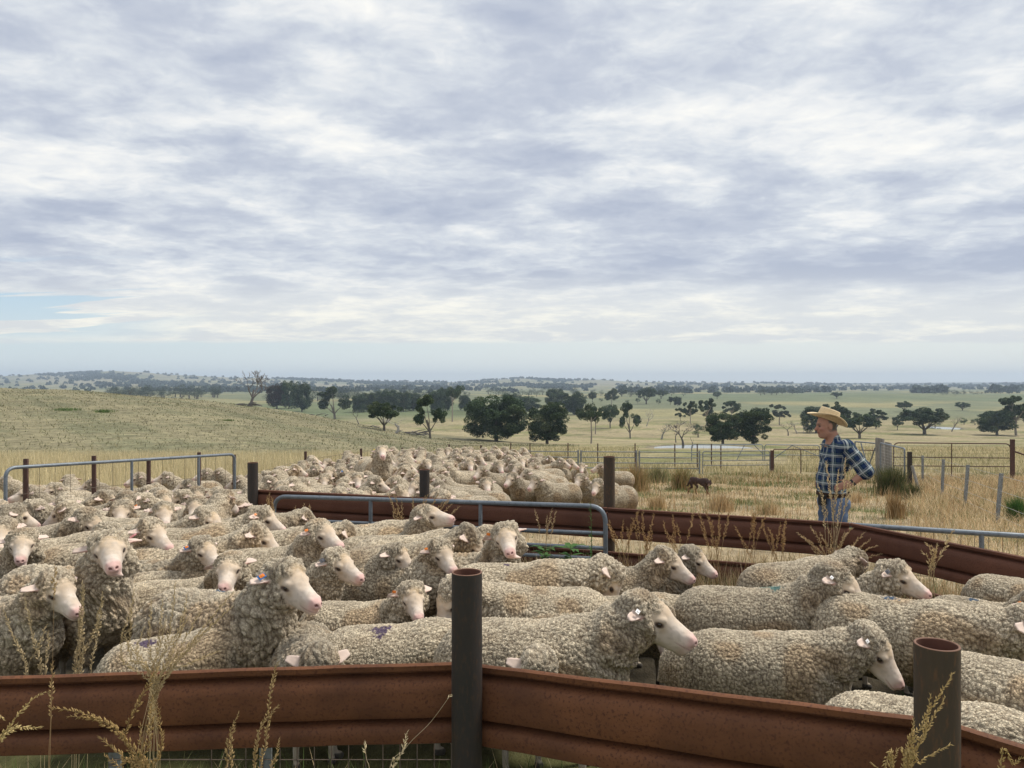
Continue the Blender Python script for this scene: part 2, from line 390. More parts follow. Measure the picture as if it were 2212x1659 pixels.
GREENS = [(.050,.080,.040), (.065,.100,.048), (.085,.12,.055), (.055,.082,.050), (.11,.14,.07)]
GREYG = [(.10,.12,.085), (.13,.15,.11), (.085,.105,.075)]
BROWN = [(.075,.055,.04), (.055,.05,.035), (.09,.065,.05)]
def tree_template(kind, seed, cols=GREENS, nleaf=1.0):
    """unit tree: about 1 wide, 1 high, standing at the origin"""
    r = random.Random(seed); mb = MB(); C = []; R = []
    bark = (.17,.15,.125)
    if kind == 'dome':        # low dense evergreen dome reaching near the ground
        for k in range(95):
            a = r.uniform(0, 2*pi); q = r.random()**.45*.40; tz = math.sqrt(max(0, 1-(q/.46)**4)); h = .52 + r.uniform(-1, 1)*tz*.40*(1+.12*math.sin(3*a+seed))
            C.append((q*cos(a)*(1+.15*math.sin(2*a+seed)), q*sin(a), h)); R.append(r.uniform(.095, .155))
        mb.tube([(0,0,-.03),(0,.01,.15),(.02,0,.4)], [.035,.028,.02], 7)
        limb_tubes(mb, (0,0,.12), [(r.uniform(-.3,.3), r.uniform(-.3,.3), .5) for _ in range(5)], .018, rnd=r)
    elif kind == 'round':     # lollipop with a clear trunk
        for k in range(54):
            a = r.uniform(0, 2*pi); q = r.random()**.5*.36; h = .60 + r.uniform(-1, 1)*.31*math.sqrt(max(0, 1-(q/.42)**2))
            C.append((q*cos(a), q*sin(a), h)); R.append(r.uniform(.08, .13))
        mb.tube([(0,0,-.03),(.01,0,.2),(0,.01,.5)], [.034,.026,.016], 7)
        limb_tubes(mb, (0,0,.2), [(r.uniform(-.25,.25), r.uniform(-.25,.25), .6) for _ in range(5)], .016, rnd=r)
    elif kind == 'umbrella':  # wide flat crown, forked trunk
        for k in range(62):
            a = r.uniform(0, 2*pi); q = r.random()**.45*.42; h = .60 + r.uniform(-.85, 1)*.27*math.sqrt(max(0, 1-(q/.46)**2)) - .05*q + .05*math.sin(3*a+seed)
            C.append((q*cos(a), q*sin(a), h)); R.append(r.uniform(.07, .115))
        mb.tube([(0,0,-.03),(.0,0,.12),(.02,.0,.3)], [.038,.034,.026], 7)
        limb_tubes(mb, (0,0,.16), [(.34*cos(2*pi*k/7), .34*sin(2*pi*k/7), .62) for k in range(7)], .02, rnd=r)
    elif kind == 'gum':       # open crown of separate clumps on pale limbs
        tips = []
        for k in range(15):
            a = r.uniform(0, 2*pi); q = r.uniform(.1, .38); h = r.uniform(.42, .93) - .25*q
            tips.append((q*cos(a), q*sin(a), h))
            for _ in range(4): C.append((q*cos(a)+r.uniform(-.08,.08), q*sin(a)+r.uniform(-.08,.08), h+r.uniform(-.05,.05))); R.append(r.uniform(.05, .09))
        mb.tube([(0,0,-.03),(.02,0,.2),(-.01,0,.42)], [.03,.024,.018], 7)
        limb_tubes(mb, (0,0,.38), tips, .014, rnd=r); bark = (.30,.27,.23)
    elif kind == 'tall':      # long bare trunk, small high crown
        tips = []
        for k in range(8):
            a = r.uniform(0, 2*pi); q = r.uniform(.08, .36); h = r.uniform(.62, .95) - .15*q
            tips.append((q*cos(a), q*sin(a), h))
            for _ in range(4): C.append((q*cos(a)+r.uniform(-.1,.1), q*sin(a)+r.uniform(-.1,.1), h+r.uniform(-.04,.04))); R.append(r.uniform(.06, .10))
        mb.tube([(0,0,-.03),(.03,0,.25),(-.01,0,.6),(.02,0,.75)], [.036,.028,.02,.012], 7)
        limb_tubes(mb, (0,0,.55), tips, .014, rnd=r); bark = (.27,.24,.20)
    elif kind == 'lobes':     # two or three heavy lobes at different heights
        for (cx_, cy_, cz_, rr) in ((-.2, 0, .70, .24), (.24, .05, .48, .22), (-.05, -.05, .84, .13), (-.28, .02, .42, .13)):
            for k in range(13):
                u = np.array([r.gauss(0, 1) for _ in range(3)]); u /= np.linalg.norm(u); u *= rr*r.random()**.4*.75
                C.append((cx_+u[0], cy_+u[1], cz_+u[2])); R.append(r.uniform(.06, .10))
        mb.tube([(.02,0,-.03),(0,0,.2),(-.08,0,.42)], [.036,.028,.02], 7)
        limb_tubes(mb, (0,0,.15), [(-.2,0,.7), (.24,.05,.45), (-.28,.02,.4), (-.05,-.05,.8)], .02, rnd=r)
    elif kind == 'bush':
        for k in range(16):
            a = r.uniform(0, 2*pi); q = r.random()**.5*.33
            C.append((q*cos(a), q*sin(a), .2+.55*r.random()*(1-(q/.5)**2))); R.append(r.uniform(.12, .2))
        mb.tube([(0,0,-.03),(0,.01,.3)], [.05,.03], 6)
    C = np.array(C); R = np.array(R)
    ex = max(np.abs(C[:, 0])+R*.9); C[:, :2] *= .5/ex; top = (C[:, 2]+R*.72).max()
    C[:, 2] = C[:, 2]/top; R = R*.5/ex*.95
    if kind == 'dome': C[:, 2] = C[:, 2].max() - (C[:, 2].max()-C[:, 2])*1.0
    tr = mkcol(mb.mesh('trunk', True), bark)
    lv = leaves_mesh('crown', C, R, int(170*nleaf), .036 if nleaf <= 1 else .028, cols, .8, seed)
    tr.materials.append(M['bark']); lv.materials.append(M['leaf'])
    return tr, lv
TT = {}
def get_t(kind, v, cols='g'):
    k = (kind, v, cols)
    if k not in TT:
        TT[k] = tree_template(kind, hash_(kind)+v, {'g': GREENS, 'y': GREYG, 'b': BROWN}[cols], 1.0)
    return TT[k]
def hash_(s): return sum(ord(c)*(i+3) for i, c in enumerate(s)) * 7
def plant(kind, v, vx, vy, wpx, hpx, label, group=None, cols='g', name='gum_tree', dmin=40., nleaf=None, d=None):
    p = on_ground(vx, vy, dmin) if d is None else np.array(((vx-CX)/F*d, d, gz((vx-CX)/F*d, d)))
    D = p[1]; w = wpx/F*D; h = (HC - p[2] - (vy-hpx-CY)/F*D)
    tr, lv = get_t(kind, v, cols) if nleaf is None else tree_template(kind, v+99, {'g': GREENS, 'y': GREYG, 'b': BROWN}[cols], nleaf)
    e = empty(name, p, random.uniform(0, 6.28) if kind not in ('lobes',) else 0)
    e.scale = (w*1.16, w*1.16, h*1.03)
    a = link('trunk', tr, e); b = link('crown', lv, e)
    tag(e, label, 'tree', group); return e
def dead_tree(vx, vy, hpx, label, seed, wpx=None, lean=0., name='dead_tree', dmin=40., pale=False, depth=4, group=None, d=None):
    r = random.Random(seed); p = on_ground(vx, vy, dmin) if d is None else np.array(((vx-CX)/F*d, d, gz((vx-CX)/F*d, d)))
    D = p[1]; h = hpx/F*D; mb = MB()
    def grow(b, dirv, L, rad, lev):
        n = 4; pts = [b]; dd = np.array(dirv, float)
        for k in range(n):
            dd = dd + np.array([r.uniform(-.22,.22), r.uniform(-.22,.22), r.uniform(-.08,.14)]); dd /= np.linalg.norm(dd)
            pts.append(pts[-1] + dd*L/n)
        mb.tube(pts, [max(rad*(1-.5*k/n), .0022*h) for k in range(n+1)], 5)
        if lev <= 0: return
        for k in range(r.choice((2, 3, 3))):
            i = r.choice((2, 3, 4)); side = np.array([r.uniform(-1,1), r.uniform(-1,1), r.uniform(.1,.8)]); nd = dd*.65 + side*.75; nd /= np.linalg.norm(nd)
            grow(pts[i], nd, L*r.uniform(.55,.8), rad*.5, lev-1)
    grow(np.zeros(3), (lean, 0, 1), h*.34, h*.026, depth)
    V = np.concatenate(mb.v); s = h/ max(V[:, 2].max(), .01)
    mb.v = [v*s for v in mb.v]
    if wpx:
        ww = wpx/F*D; w0 = V[:, 0].max()-V[:, 0].min(); mb.v = [v*np.array((ww/(w0*s), 1, 1)) for v in mb.v]
    mb.v = [v - np.array((0,0,.15*(np.abs(v[:, 2]) < h*.02).astype(float).max()*0)) for v in mb.v]
    me = mkcol(mb.mesh(name, True), (.34,.32,.29) if pale else (.15,.135,.125))
    o = link(name, me, None, (M['bark'],)); o.location = p - np.array((0, 0, .05)); tag(o, label, 'dead tree', group); return o
def build_trees():
    T = plant
    T('dome', 1, 1072, 962, 118, 107, 'largest dense dark green tree behind the far yard fence', dmin=60, nleaf=2.2, d=150)
    T('dome', 2, 1182, 962, 92, 93, 'big leafy tree with thin pale limbs just right of the largest tree', dmin=60, nleaf=2.0, d=145)
    T('dome', 3, 1561, 959, 82, 68, 'broad dark tree left of the close pair behind the dam', nleaf=1.6, d=150)
    T('dome', 4, 1628, 959, 76, 78, 'broad dark tree right of the close pair behind the dam', nleaf=1.6, d=152)
    T('umbrella', 1, 1856.7, 947, 72, 55, 'flat domed dark tree behind the man and right of his hat')
    T('umbrella', 2, 1997, 938.6, 90, 58, 'wide umbrella shaped tree beside the small far pond')
    T('dome', 5, 2154, 940, 76, 53, 'low bulky tree left of the tall one near the right edge')
    T('gum', 3, 2195, 941, 78, 84, 'tall branching gum tree against the right edge')
    T('dome', 6, 1763, 935, 62, 56, 'dark tree whose crown rises left of the straw hat')
    T('umbrella', 4, 1806, 935, 54, 66, 'dark tree directly behind the straw hat')
    T('gum', 5, 1892, 926, 42, 42, 'upright tree close behind the flat domed one')
    T('round', 1, 1938.6, 929, 22, 30, 'small rounded tree left of the umbrella shaped tree')
    T('umbrella', 5, 1952.8, 889.5, 31, 23, 'vase shaped tree alone on the green slope')
    T('umbrella', 6, 2079, 886.7, 27, 18, 'small tree alone on the green slope near the right')
    T('umbrella', 7, 1807.6, 861, 22, 15, 'tiny flat topped tree above the straw hat')
    T('bush', 1, 2082.6, 917, 18, 15, 'round shrub right of the small far pond', name='shrub')
    T('bush', 2, 2106, 918, 21, 14, 'second round shrub right of the small far pond', name='shrub')
    T('bush', 3, 2020, 921, 26, 11, 'low shrub on the bank of the small far pond', name='shrub')
    T('gum', 7, 1684, 918, 42, 44, 'pale grey green gum tree left of the man', cols='y')
    T('bush', 4, 1508, 945, 27, 30, 'dark bush in front of the bare branching tree')
    T('gum', 8, 1526, 921, 56, 60, 'spreading tree behind the close pair of broad trees')
    T('gum', 9, 1580, 905, 36, 38, 'crown showing above the close pair of broad trees')
    T('gum', 10, 1491, 915, 31, 48, 'tall narrow gum left of the spreading tree')
    T('gum', 11, 1469.6, 910, 19, 28, 'thin small crowned gum left of the tall narrow one')
    T('tall', 1, 1277, 958, 48, 82, 'long trunked pale gum with a high crown in the dry paddock')
    T('tall', 6, 1286, 938, 34, 58, 'second trunk and crown half behind the long trunked gum')
    T('round', 2, 1318, 925, 40, 50, 'round dense tree right of the long trunked gum')
    T('lobes', 3, 1360.5, 947, 44, 76, 'narrow tree of stacked dark lobes in the dry paddock')
    T('dome', 7, 1200, 880, 44, 40, 'dark tree top above the largest pair, left one')
    T('dome', 8, 1241, 896, 48, 50, 'dark tree standing just right above the leafy pair')
    T('dome', 9, 1140, 888, 50, 32, 'dark tree crown above the largest tree, nearest row')
    T('dome', 10, 1108, 886, 46, 36, 'dark tree crown left in the row above the largest tree')
    T('round', 3, 1280, 869, 19, 22, 'small round tree on the yellow rise')
    T('bush', 5, 1262, 866, 20, 14, 'low tree left of the small round one on the yellow rise')
    T('gum', 12, 1321, 876, 29, 36, 'open crowned gum on the yellow rise')
    T('umbrella', 8, 1343, 857, 22, 15, 'flat crowned tree behind the open crowned gum')
    T('umbrella', 9, 1396, 873, 41, 36, 'largest umbrella tree on the yellow rise')
    T('umbrella', 10, 1428, 862, 26, 20, 'smaller umbrella tree right of the largest on the rise')
    T('bush', 6, 1422, 873, 11, 12, 'dark shrub below the smaller umbrella tree', name='shrub')
    T('bush', 7, 1378, 871, 12, 12, 'dark shrub left of the largest umbrella tree', name='shrub')
    T('round', 4, 1448, 874, 14, 17, 'thin round tree left of the cone shaped one')
    T('dome', 11, 1464, 877, 17, 21, 'dark cone shaped tree at the end of the rise')
    T('bush', 8, 1298, 868, 9, 8, 'tiny dark shrub on the yellow rise', name='shrub')
    T('bush', 9, 1355, 871, 11, 7, 'tiny flat shrub on the yellow rise', name='shrub')
    T('round', 5, 1549, 862, 18, 16, 'lone round tree on the green field edge')
    T('lobes', 1, 928, 946.7, 66, 92, 'irregular tree of two dark lobes at the foot of the hill')
    T('tall', 3, 977, 911, 40, 76, 'tall thin gum standing alone left of the largest tree')
    T('umbrella', 3, 830, 930, 66, 62, 'flat crowned tree over grey dead limbs on the hill edge')
    T('lobes', 2, 722, 904.5, 66, 68, 'leaning gum with clumped crown on the hill edge')
    T('dome', 12, 652, 889, 41, 64, 'tall green tree right of the brown tree on the hill edge')
    T('dome', 13, 624, 883, 36, 61, 'green tree behind the brown one on the hill edge')
    T('dome', 14, 598, 883, 44, 56, 'brown leafed tree right of the dead tree on the hill', cols='b')
    T('bush', 10, 1023, 878, 17, 12, 'small shrub between tall gum and the largest tree', name='shrub')
    for i, (x, w, h) in enumerate(((776, 36, 27), (798, 34, 30), (822, 30, 34), (845, 38, 38), (872, 30, 32), (893, 34, 30), (944, 36, 38), (962, 28, 42), (1004, 26, 26))):
        T('dome', 15+i % 3, x, 879, w, h, 'dark tree of the row along the green flat behind the hill', 'tree row along the green flat', d=440+10*(i % 3))
    D = dead_tree
    D(541.5, 874, 80, 'tall bare dead tree on the crest of the left hill', 5, 78, depth=5, name='dead_tree', d=128)
    D(775, 916, 34, 'leaning dead snag between the clumped gum and the flat crowned tree', 11, 20, -.35, depth=3)
    D(855, 936, 36, 'grey dead limbs under the flat crowned tree', 12, 62, .3, depth=3, pale=True)
    D(1397, 921, 38, 'bare grey tree leaning right in the dry paddock', 37, 22, .1, depth=4, pale=True)
    D(1379.6, 918, 17, 'low bare scrub tree beside the stacked lobes tree', 14, 20, depth=3, pale=True)
    D(1428.7, 949, 36, 'thin bare tree left of the widest dead tree', 15, 40, depth=4, pale=True)
    D(1476, 962, 56, 'widest dead tree with fine branches above the dam', 16, 62, depth=5)
    D(1460, 956, 30, 'small bare stem beside the widest dead tree', 17, 18, depth=3)
    D(1497, 961, 20, 'short dead stump right of the widest dead tree', 18, 10, depth=2)
    D(1702.6, 941, 33, 'bare tree with a thick trunk left of the man', 27, 28, depth=4)
    D(1722, 937, 27, 'pale bare tree just left of the man', 28, 26, depth=4, pale=True)
    D(1736, 937, 20, 'pale slanting dead trunk beside the man', 35, 12, -.1, depth=3, pale=True)
    D(2056, 932, 34, 'bare dead tree in front of the small far pond', 22, 20, depth=3)
    D(280, 853, 15, 'small bare bush on the crest of the left hill', 23, 16, depth=3, d=136)
    D(390, 862, 8, 'tiny bare bush right on the hill crest', 24, 12, depth=2, d=136)
    # fallen timber
    def logs(vx, vy, wpx, hpx, label, seed, n, d):
        r = random.Random(seed); mb = MB(); w = wpx/F*d; h = hpx/F*d
        for k in range(n):
            x = r.uniform(-.5, .5)*w; a = r.uniform(-.5, .5); L = r.uniform(.15, .45)*w; zc = r.uniform(.1, .6)*h*(1-abs(x)/w)
            p0 = np.array((x-L/2, r.uniform(-.4,.4)*w*.3, zc)); p1 = p0 + np.array((L, r.uniform(-.2,.2)*L, sin(a)*min(L, h)))
            mb.tube([p0, (p0+p1)/2+np.array((0,0,.04*L)), p1], [r.uniform(.06,.14), .08, .03], 5)
        X = (vx-CX)/F*d; o = link('fallen_timber', mkcol(mb.mesh('fallen_timber', True), (.14,.13,.12)), None, (M['bark'],)); o.location = (X, d, gz(X, d)); tag(o, label, 'fallen timber')
    logs(545, 878, 60, 14, 'heap of fallen dark branches at the foot of the dead hill tree', 1, 16, 127)
    logs(683, 899, 48, 6, 'long fallen branch lying on the hill edge', 2, 5, 136)
    logs(890, 936, 74, 16, 'heap of grey fallen logs beside the two lobed tree', 3, 30, 138)
    logs(810, 918, 30, 8, 'short pile of sticks under the leaning snag', 4, 8, 138)
    # far trees on the hills: the largest ones individually, the rest as woodland
    r = random.Random(31)
    proto = [tree_template('bush', 200+i, [(.055,.075,.05), (.065,.085,.055)], .35) for i in range(3)]
    spots = []
    def clump(x, y):
        return fbm(np.array([x*1.0]), np.array([y*1.0]), .0045)[0] + .5*fbm(np.array([x+900.]), np.array([y*1.0]), .013)[0]
    def visible(x, y, z):
        dd = np.linspace(150, y-40, 60); g = ground(x/y*dd, dd); line = HC + (z+9-HC)*dd/y
        return bool(((g - line) < 0).all())
    tries = 0
    while len(spots) < 2600 and tries < 60000:
        tries += 1
        d = 900 + 2650*r.random()**.75; vx = r.uniform(-250, 2450); x = (vx-CX)/F*d
        left = 1 if vx < 1250 else .45
        c = clump(x, d)
        if c < (.42 if vx < 1250 else .7) and r.random() > .035: continue
        if vx > 1250 and d < 1500 and r.random() > .08: continue
        spots.append((x, d, r.uniform(.8, 1.25)))
    for k in range(190):                       # rows on the skyline
        vx = r.choice([r.uniform(-100, 1380), r.uniform(600, 1330), r.uniform(1000, 1180), r.uniform(1400, 2300)]); d = 3480+r.uniform(-60, 20); spots.append(((vx-CX)/F*d, d, r.uniform(.6, 1.0)))
    for (x0, x1, yy, n, s) in ((1340, 1790, 848, 80, 1.0), (1370, 1600, 844, 30, .8), (1650, 1950, 841, 50, .8), (1640, 1730, 852, 30, .8), (1980, 2040, 849, 26, 1.1), (2150, 2212, 846, 26, 1.2), (700, 1010, 864, 26, 1.0), (230, 470, 862, 40, 1.1), (2000, 2200, 853, 30, .5), (980, 1500, 858, 22, .8), (560, 820, 868, 24, 1.0)):
        for k in range(n):
            vx = r.uniform(x0, x1); p = on_ground(vx, yy + r.uniform(-2.5, 2.5) - (vx-x0)/(x1-x0)*3, 500); spots.append((p[0], p[1], s*r.uniform(.8, 1.2)))
    zs = ground(np.array([s[0] for s in spots]), np.array([s[1] for s in spots]))
    spots = [(x, d, s, z) for (x, d, s), z in zip(spots, zs) if visible(x, d, z)]
    spots.sort(key=lambda q: q[1])
    for (x, d, s, z) in spots[:215]:
        tr, lv = r.choice(proto); e = empty('distant_tree', (x, d, z-.3), r.uniform(0, 6)); h = s*r.uniform(8, 12); e.scale = (h*1.15, h*1.15, h)
        link('trunk', tr, e); link('crown', lv, e)
        tag(e, 'distant blue green tree on the far plain and lower hills', 'tree', 'distant trees of the far plain')
    VV = []; FF = []; CCc = []; nb = 0; g = np.random.default_rng(3)
    for (x, d, s, z) in spots[215:]:
        h = s*r.uniform(8, 12); n = 34
        u = g.normal(size=(n, 3)); u /= np.linalg.norm(u, axis=1)[:, None]; u[:, 2] = np.abs(u[:, 2])*.8 + .1
        p = u*np.array((.62, .62, .85))*h*g.uniform(.6, 1, (n, 1)); a = g.normal(size=(n, 3)); a[:, 1] *= .4; a /= np.linalg.norm(a, axis=1)[:, None]
        b = np.cross(a, g.normal(size=(n, 3))); b /= np.linalg.norm(b, axis=1)[:, None]; sz = h*.26
        q = np.stack([p-a*sz, p+b*sz*.8, p+a*sz, p-b*sz*.8], 1).reshape(-1, 3) + np.array((x, d, z))
        VV.append(q); FF.append(np.arange(4*n).reshape(-1, 4)+nb); nb += 4*n; CCc.append(np.broadcast_to(np.array((.055,.075,.055))*g.uniform(.8, 1.3), (4*n, 3)))
    me = npmesh('distant_woodland', np.concatenate(VV), np.concatenate(FF), False, np.concatenate(CCc))
    tag(link('distant_woodland', me, None, (M['leaf'],)), 'hazy blue woodland scattered over the far hills', 'woodland', kind='stuff')
    # farmstead far away
    for i, (vx, w, h, lab) in enumerate(((1118, 8, 3.2, 'tiny white farmhouse, left in the far farmstead'), (1131, 13, 4.2, 'widest tiny white farm building in the far farmstead'), (1146, 6, 3.4, 'tiny white shed at the right of the far farmstead'))):
        d = 1300.; X = (vx-CX)/F*d; z = HC-(850.5-CY)/F*d; e = empty('farm_building', (X, d, min(z, gz(X, d)+3))); ww = w/F*d; hh = h/F*d; mb = MB()
        mb.box((0, 0, hh*.3-1.0), (ww, 8, hh*.6+2)); mb.build('wall', M['whitewall'], e, False); mb = MB()
        a = ww/2+.4; mb.add([(-a,-4.6,hh*.6),(a,-4.6,hh*.6),(a,4.6,hh*.6),(-a,4.6,hh*.6),(-a,0,hh),(a,0,hh)], [(0,1,5,4),(2,3,4,5),(1,2,5),(3,0,4),(3,2,1,0)]); mb.build('roof', M['whiteroof'], e, False)
        tag(e, lab, 'building')
M['whitewall'] = noisy('white_wall', (.62,.62,.60), (.72,.72,.70), 1, .8)
M['whiteroof'] = noisy('pale_roof', (.5,.5,.5), (.62,.62,.62), 1, .6)
build_trees()
# ---------------------------------------------------------------- signed-distance modelling
def sd_ell(P, c, r):
    q = P - np.array(c, np.float32); r = np.array(r, np.float32)
    k0 = np.sqrt(((q/r)**2).sum(-1)); k1 = np.sqrt(((q/(r*r))**2).sum(-1)) + 1e-6
    return k0*(k0-1)/k1
def sd_cap(P, a, b, r1, r2=None, sq=None):
    r2 = r1 if r2 is None else r2
    a = np.array(a, np.float32); b = np.array(b, np.float32); q = P-a; ba = b-a
    t = np.clip((q@ba)/(ba@ba), 0, 1); dv = q - t[..., None]*ba
    if sq is not None: dv = dv/np.array(sq, np.float32)
    return np.sqrt((dv**2).sum(-1)) - (r1+(r2-r1)*t)
def smin(a, b, k):
    h = np.clip(.5+.5*(b-a)/k, 0, 1); return b*(1-h)+a*h - k*h*(1-h)
def smax(a, b, k): return -smin(-a, -b, k)
def surface_nets(fn, lo, hi, h):
    """mesh the zero set of fn on a regular grid"""
    lo = np.array(lo, float); n = np.ceil((np.array(hi)-lo)/h).astype(int)+1
    ax = [lo[i] + h*np.arange(n[i]) for i in range(3)]
    # coarse culling: evaluate in slabs to keep memory down
    vals = np.empty(tuple(n), np.float32)
    Y, Z = np.meshgrid(ax[1], ax[2], indexing='ij')
    for i0 in range(0, n[0], 24):
        xs = ax[0][i0:i0+24]; P = np.empty((len(xs), n[1], n[2], 3), np.float32)
        P[..., 0] = xs[:, None, None]; P[..., 1] = Y; P[..., 2] = Z
        vals[i0:i0+24] = fn(P)
    s = vals < 0
    c = [s[dx:n[0]-1+dx, dy:n[1]-1+dy, dz:n[2]-1+dz] for dx in (0,1) for dy in (0,1) for dz in (0,1)]
    cnt = sum(x.astype(np.int8) for x in c); act = (cnt > 0) & (cnt < 8)
    I = np.argwhere(act); vid = -np.ones(act.shape, np.int64); vid[act] = np.arange(len(I))
    V8 = np.stack([vals[I[:,0]+dx, I[:,1]+dy, I[:,2]+dz] for dx in (0,1) for dy in (0,1) for dz in (0,1)], 1)
    off = np.array([(dx,dy,dz) for dx in (0,1) for dy in (0,1) for dz in (0,1)], float)
    acc = np.zeros((len(I), 3)); w = np.zeros(len(I))
    for a in range(8):
        for b in range(a+1, 8):
            if np.abs(off[a]-off[b]).sum() != 1: continue
            va, vb = V8[:, a], V8[:, b]; cr = (va < 0) != (vb < 0); t = np.where(cr, va/(va-vb+1e-12), 0)
            acc += np.where(cr[:, None], off[a] + t[:, None]*(off[b]-off[a]), 0); w += cr
    V = lo + h*(I + acc/w[:, None])
    quads = []
    for ax_ in range(3):
        sl = [slice(None)]*3; sl2 = [slice(None)]*3; sl[ax_] = slice(0, n[ax_]-1); sl2[ax_] = slice(1, n[ax_])
        A, B = s[tuple(sl)], s[tuple(sl2)]; E = np.argwhere(A != B); sign = A[tuple(E.T)]
        u, v = [(1,2),(2,0),(0,1)][ax_]
        ok = (E[:, u] > 0) & (E[:, v] > 0) & (E[:, u] < n[u]-1) & (E[:, v] < n[v]-1); E = E[ok]; sign = sign[ok]
        def g(du, dv):
            q = E.copy(); q[:, u] -= du; q[:, v] -= dv; return vid[q[:,0], q[:,1], q[:,2]]
        Q = np.stack([g(1,1), g(0,1), g(0,0), g(1,0)], 1); Q[~sign] = Q[~sign][:, ::-1]; quads.append(Q)
    Q = np.concatenate(quads); Q = Q[(Q >= 0).all(1)]
    return V, Q
def vnormals(V, Q):
    if Q.shape[1] == 4: fn = np.cross(V[Q[:,2]]-V[Q[:,0]], V[Q[:,3]]-V[Q[:,1]])
    else: fn = np.cross(V[Q[:,1]]-V[Q[:,0]], V[Q[:,2]]-V[Q[:,0]])
    N = np.zeros_like(V)
    for k in range(Q.shape[1]):
        for a in range(3): N[:, a] += np.bincount(Q[:, k], fn[:, a], len(V))
    return N/(np.linalg.norm(N, axis=1)[:, None]+1e-9)
def hash3(I, s):
    x = (I[..., 0]*73856093) ^ (I[..., 1]*19349663) ^ (I[..., 2]*83492791) ^ (s*2654435761)
    x = (x ^ (x >> 13))*1274126177 & 0x7fffffff; x = (x ^ (x >> 16))*668265263 & 0x7fffffff
    return (x & 0xffff)/65536.0
def voronoi(P, scale, seed=0):
    """F1, F2 and a random value of the nearest cell, vectorised"""
    p = P*scale; I = np.floor(p).astype(np.int64); f = p-I
    F1 = np.full(len(P), 9.); F2 = np.full(len(P), 9.); cv = np.zeros(len(P))
    for dx in (-1,0,1):
        for dy in (-1,0,1):
            for dz in (-1,0,1):
                J = I+np.array((dx,dy,dz)); r = np.stack([hash3(J, seed+k) for k in (1,2,3)], 1)*.8+.1
                d = np.sqrt(((np.array((dx,dy,dz))+r-f)**2).sum(1)); h = hash3(J, seed+9)
                nw = d < F1; F2 = np.where(nw, F1, np.minimum(F2, d)); cv = np.where(nw, h, cv); F1 = np.where(nw, d, F1)
    return F1, F2, cv
def vnoise(P, scale, seed=0):
    p = P*scale; I = np.floor(p).astype(np.int64); f = p-I; f = f*f*(3-2*f); out = 0
    for dx in (0,1):
        for dy in (0,1):
            for dz in (0,1):
                w = (f[:,0] if dx else 1-f[:,0])*(f[:,1] if dy else 1-f[:,1])*(f[:,2] if dz else 1-f[:,2]); out = out + w*hash3(I+np.array((dx,dy,dz)), seed)
    return out
# ---------------------------------------------------------------- sheep
HO = np.array((.585, 0, .925)); HP = radians(-36)       # poll joint and the head's rest pitch
HU = np.array((cos(HP), 0, sin(HP))); HW = np.array((-sin(HP), 0, cos(HP)))
def hl(l, y, w): return HO + HU*l + HW*w + np.array((0, y, 0))
HK = 1.17
def sheep_wool(P):
    PH = HO.astype(np.float32) + (P-HO.astype(np.float32))/HK
    d = sd_ell(P, (-.08,0,.575), (.43,.262,.258))
    d = smin(d, sd_ell(P, (-.33,0,.575), (.215,.245,.235)), .10)
    d = smin(d, sd_ell(P, (.20,0,.585), (.25,.225,.255)), .10)
    d = smin(d, sd_cap(P, (.24,0,.62), (.545,0,.885), .203, .138), .09)
    d = smin(d, sd_ell(P, (.40,0,.60), (.125,.13,.20)), .08)
    d = smin(d, HK*sd_ell(PH, hl(-.025,0,.026), (.092,.094,.074)), .04)      # topknot
    d = smin(d, HK*sd_ell(PH, hl(.052,0,.060), (.036,.062,.030)), .03)       # forelock
    d = smin(d, HK*sd_ell(PH, hl(-.006,0,-.05), (.086,.099,.086)), .04)       # cheeks
    for sx, sy in ((.27,.12),(.27,-.12),(-.36,.13),(-.36,-.13)):
        d = smin(d, sd_cap(P, (sx,sy,.50), (sx+.01*(1 if sx>0 else -2),sy,.30), .105, .055), .06)
    d = smin(d, sd_cap(P, (-.52,0,.62), (-.56,0,.48), .035, .025), .04)  # docked tail
    return d
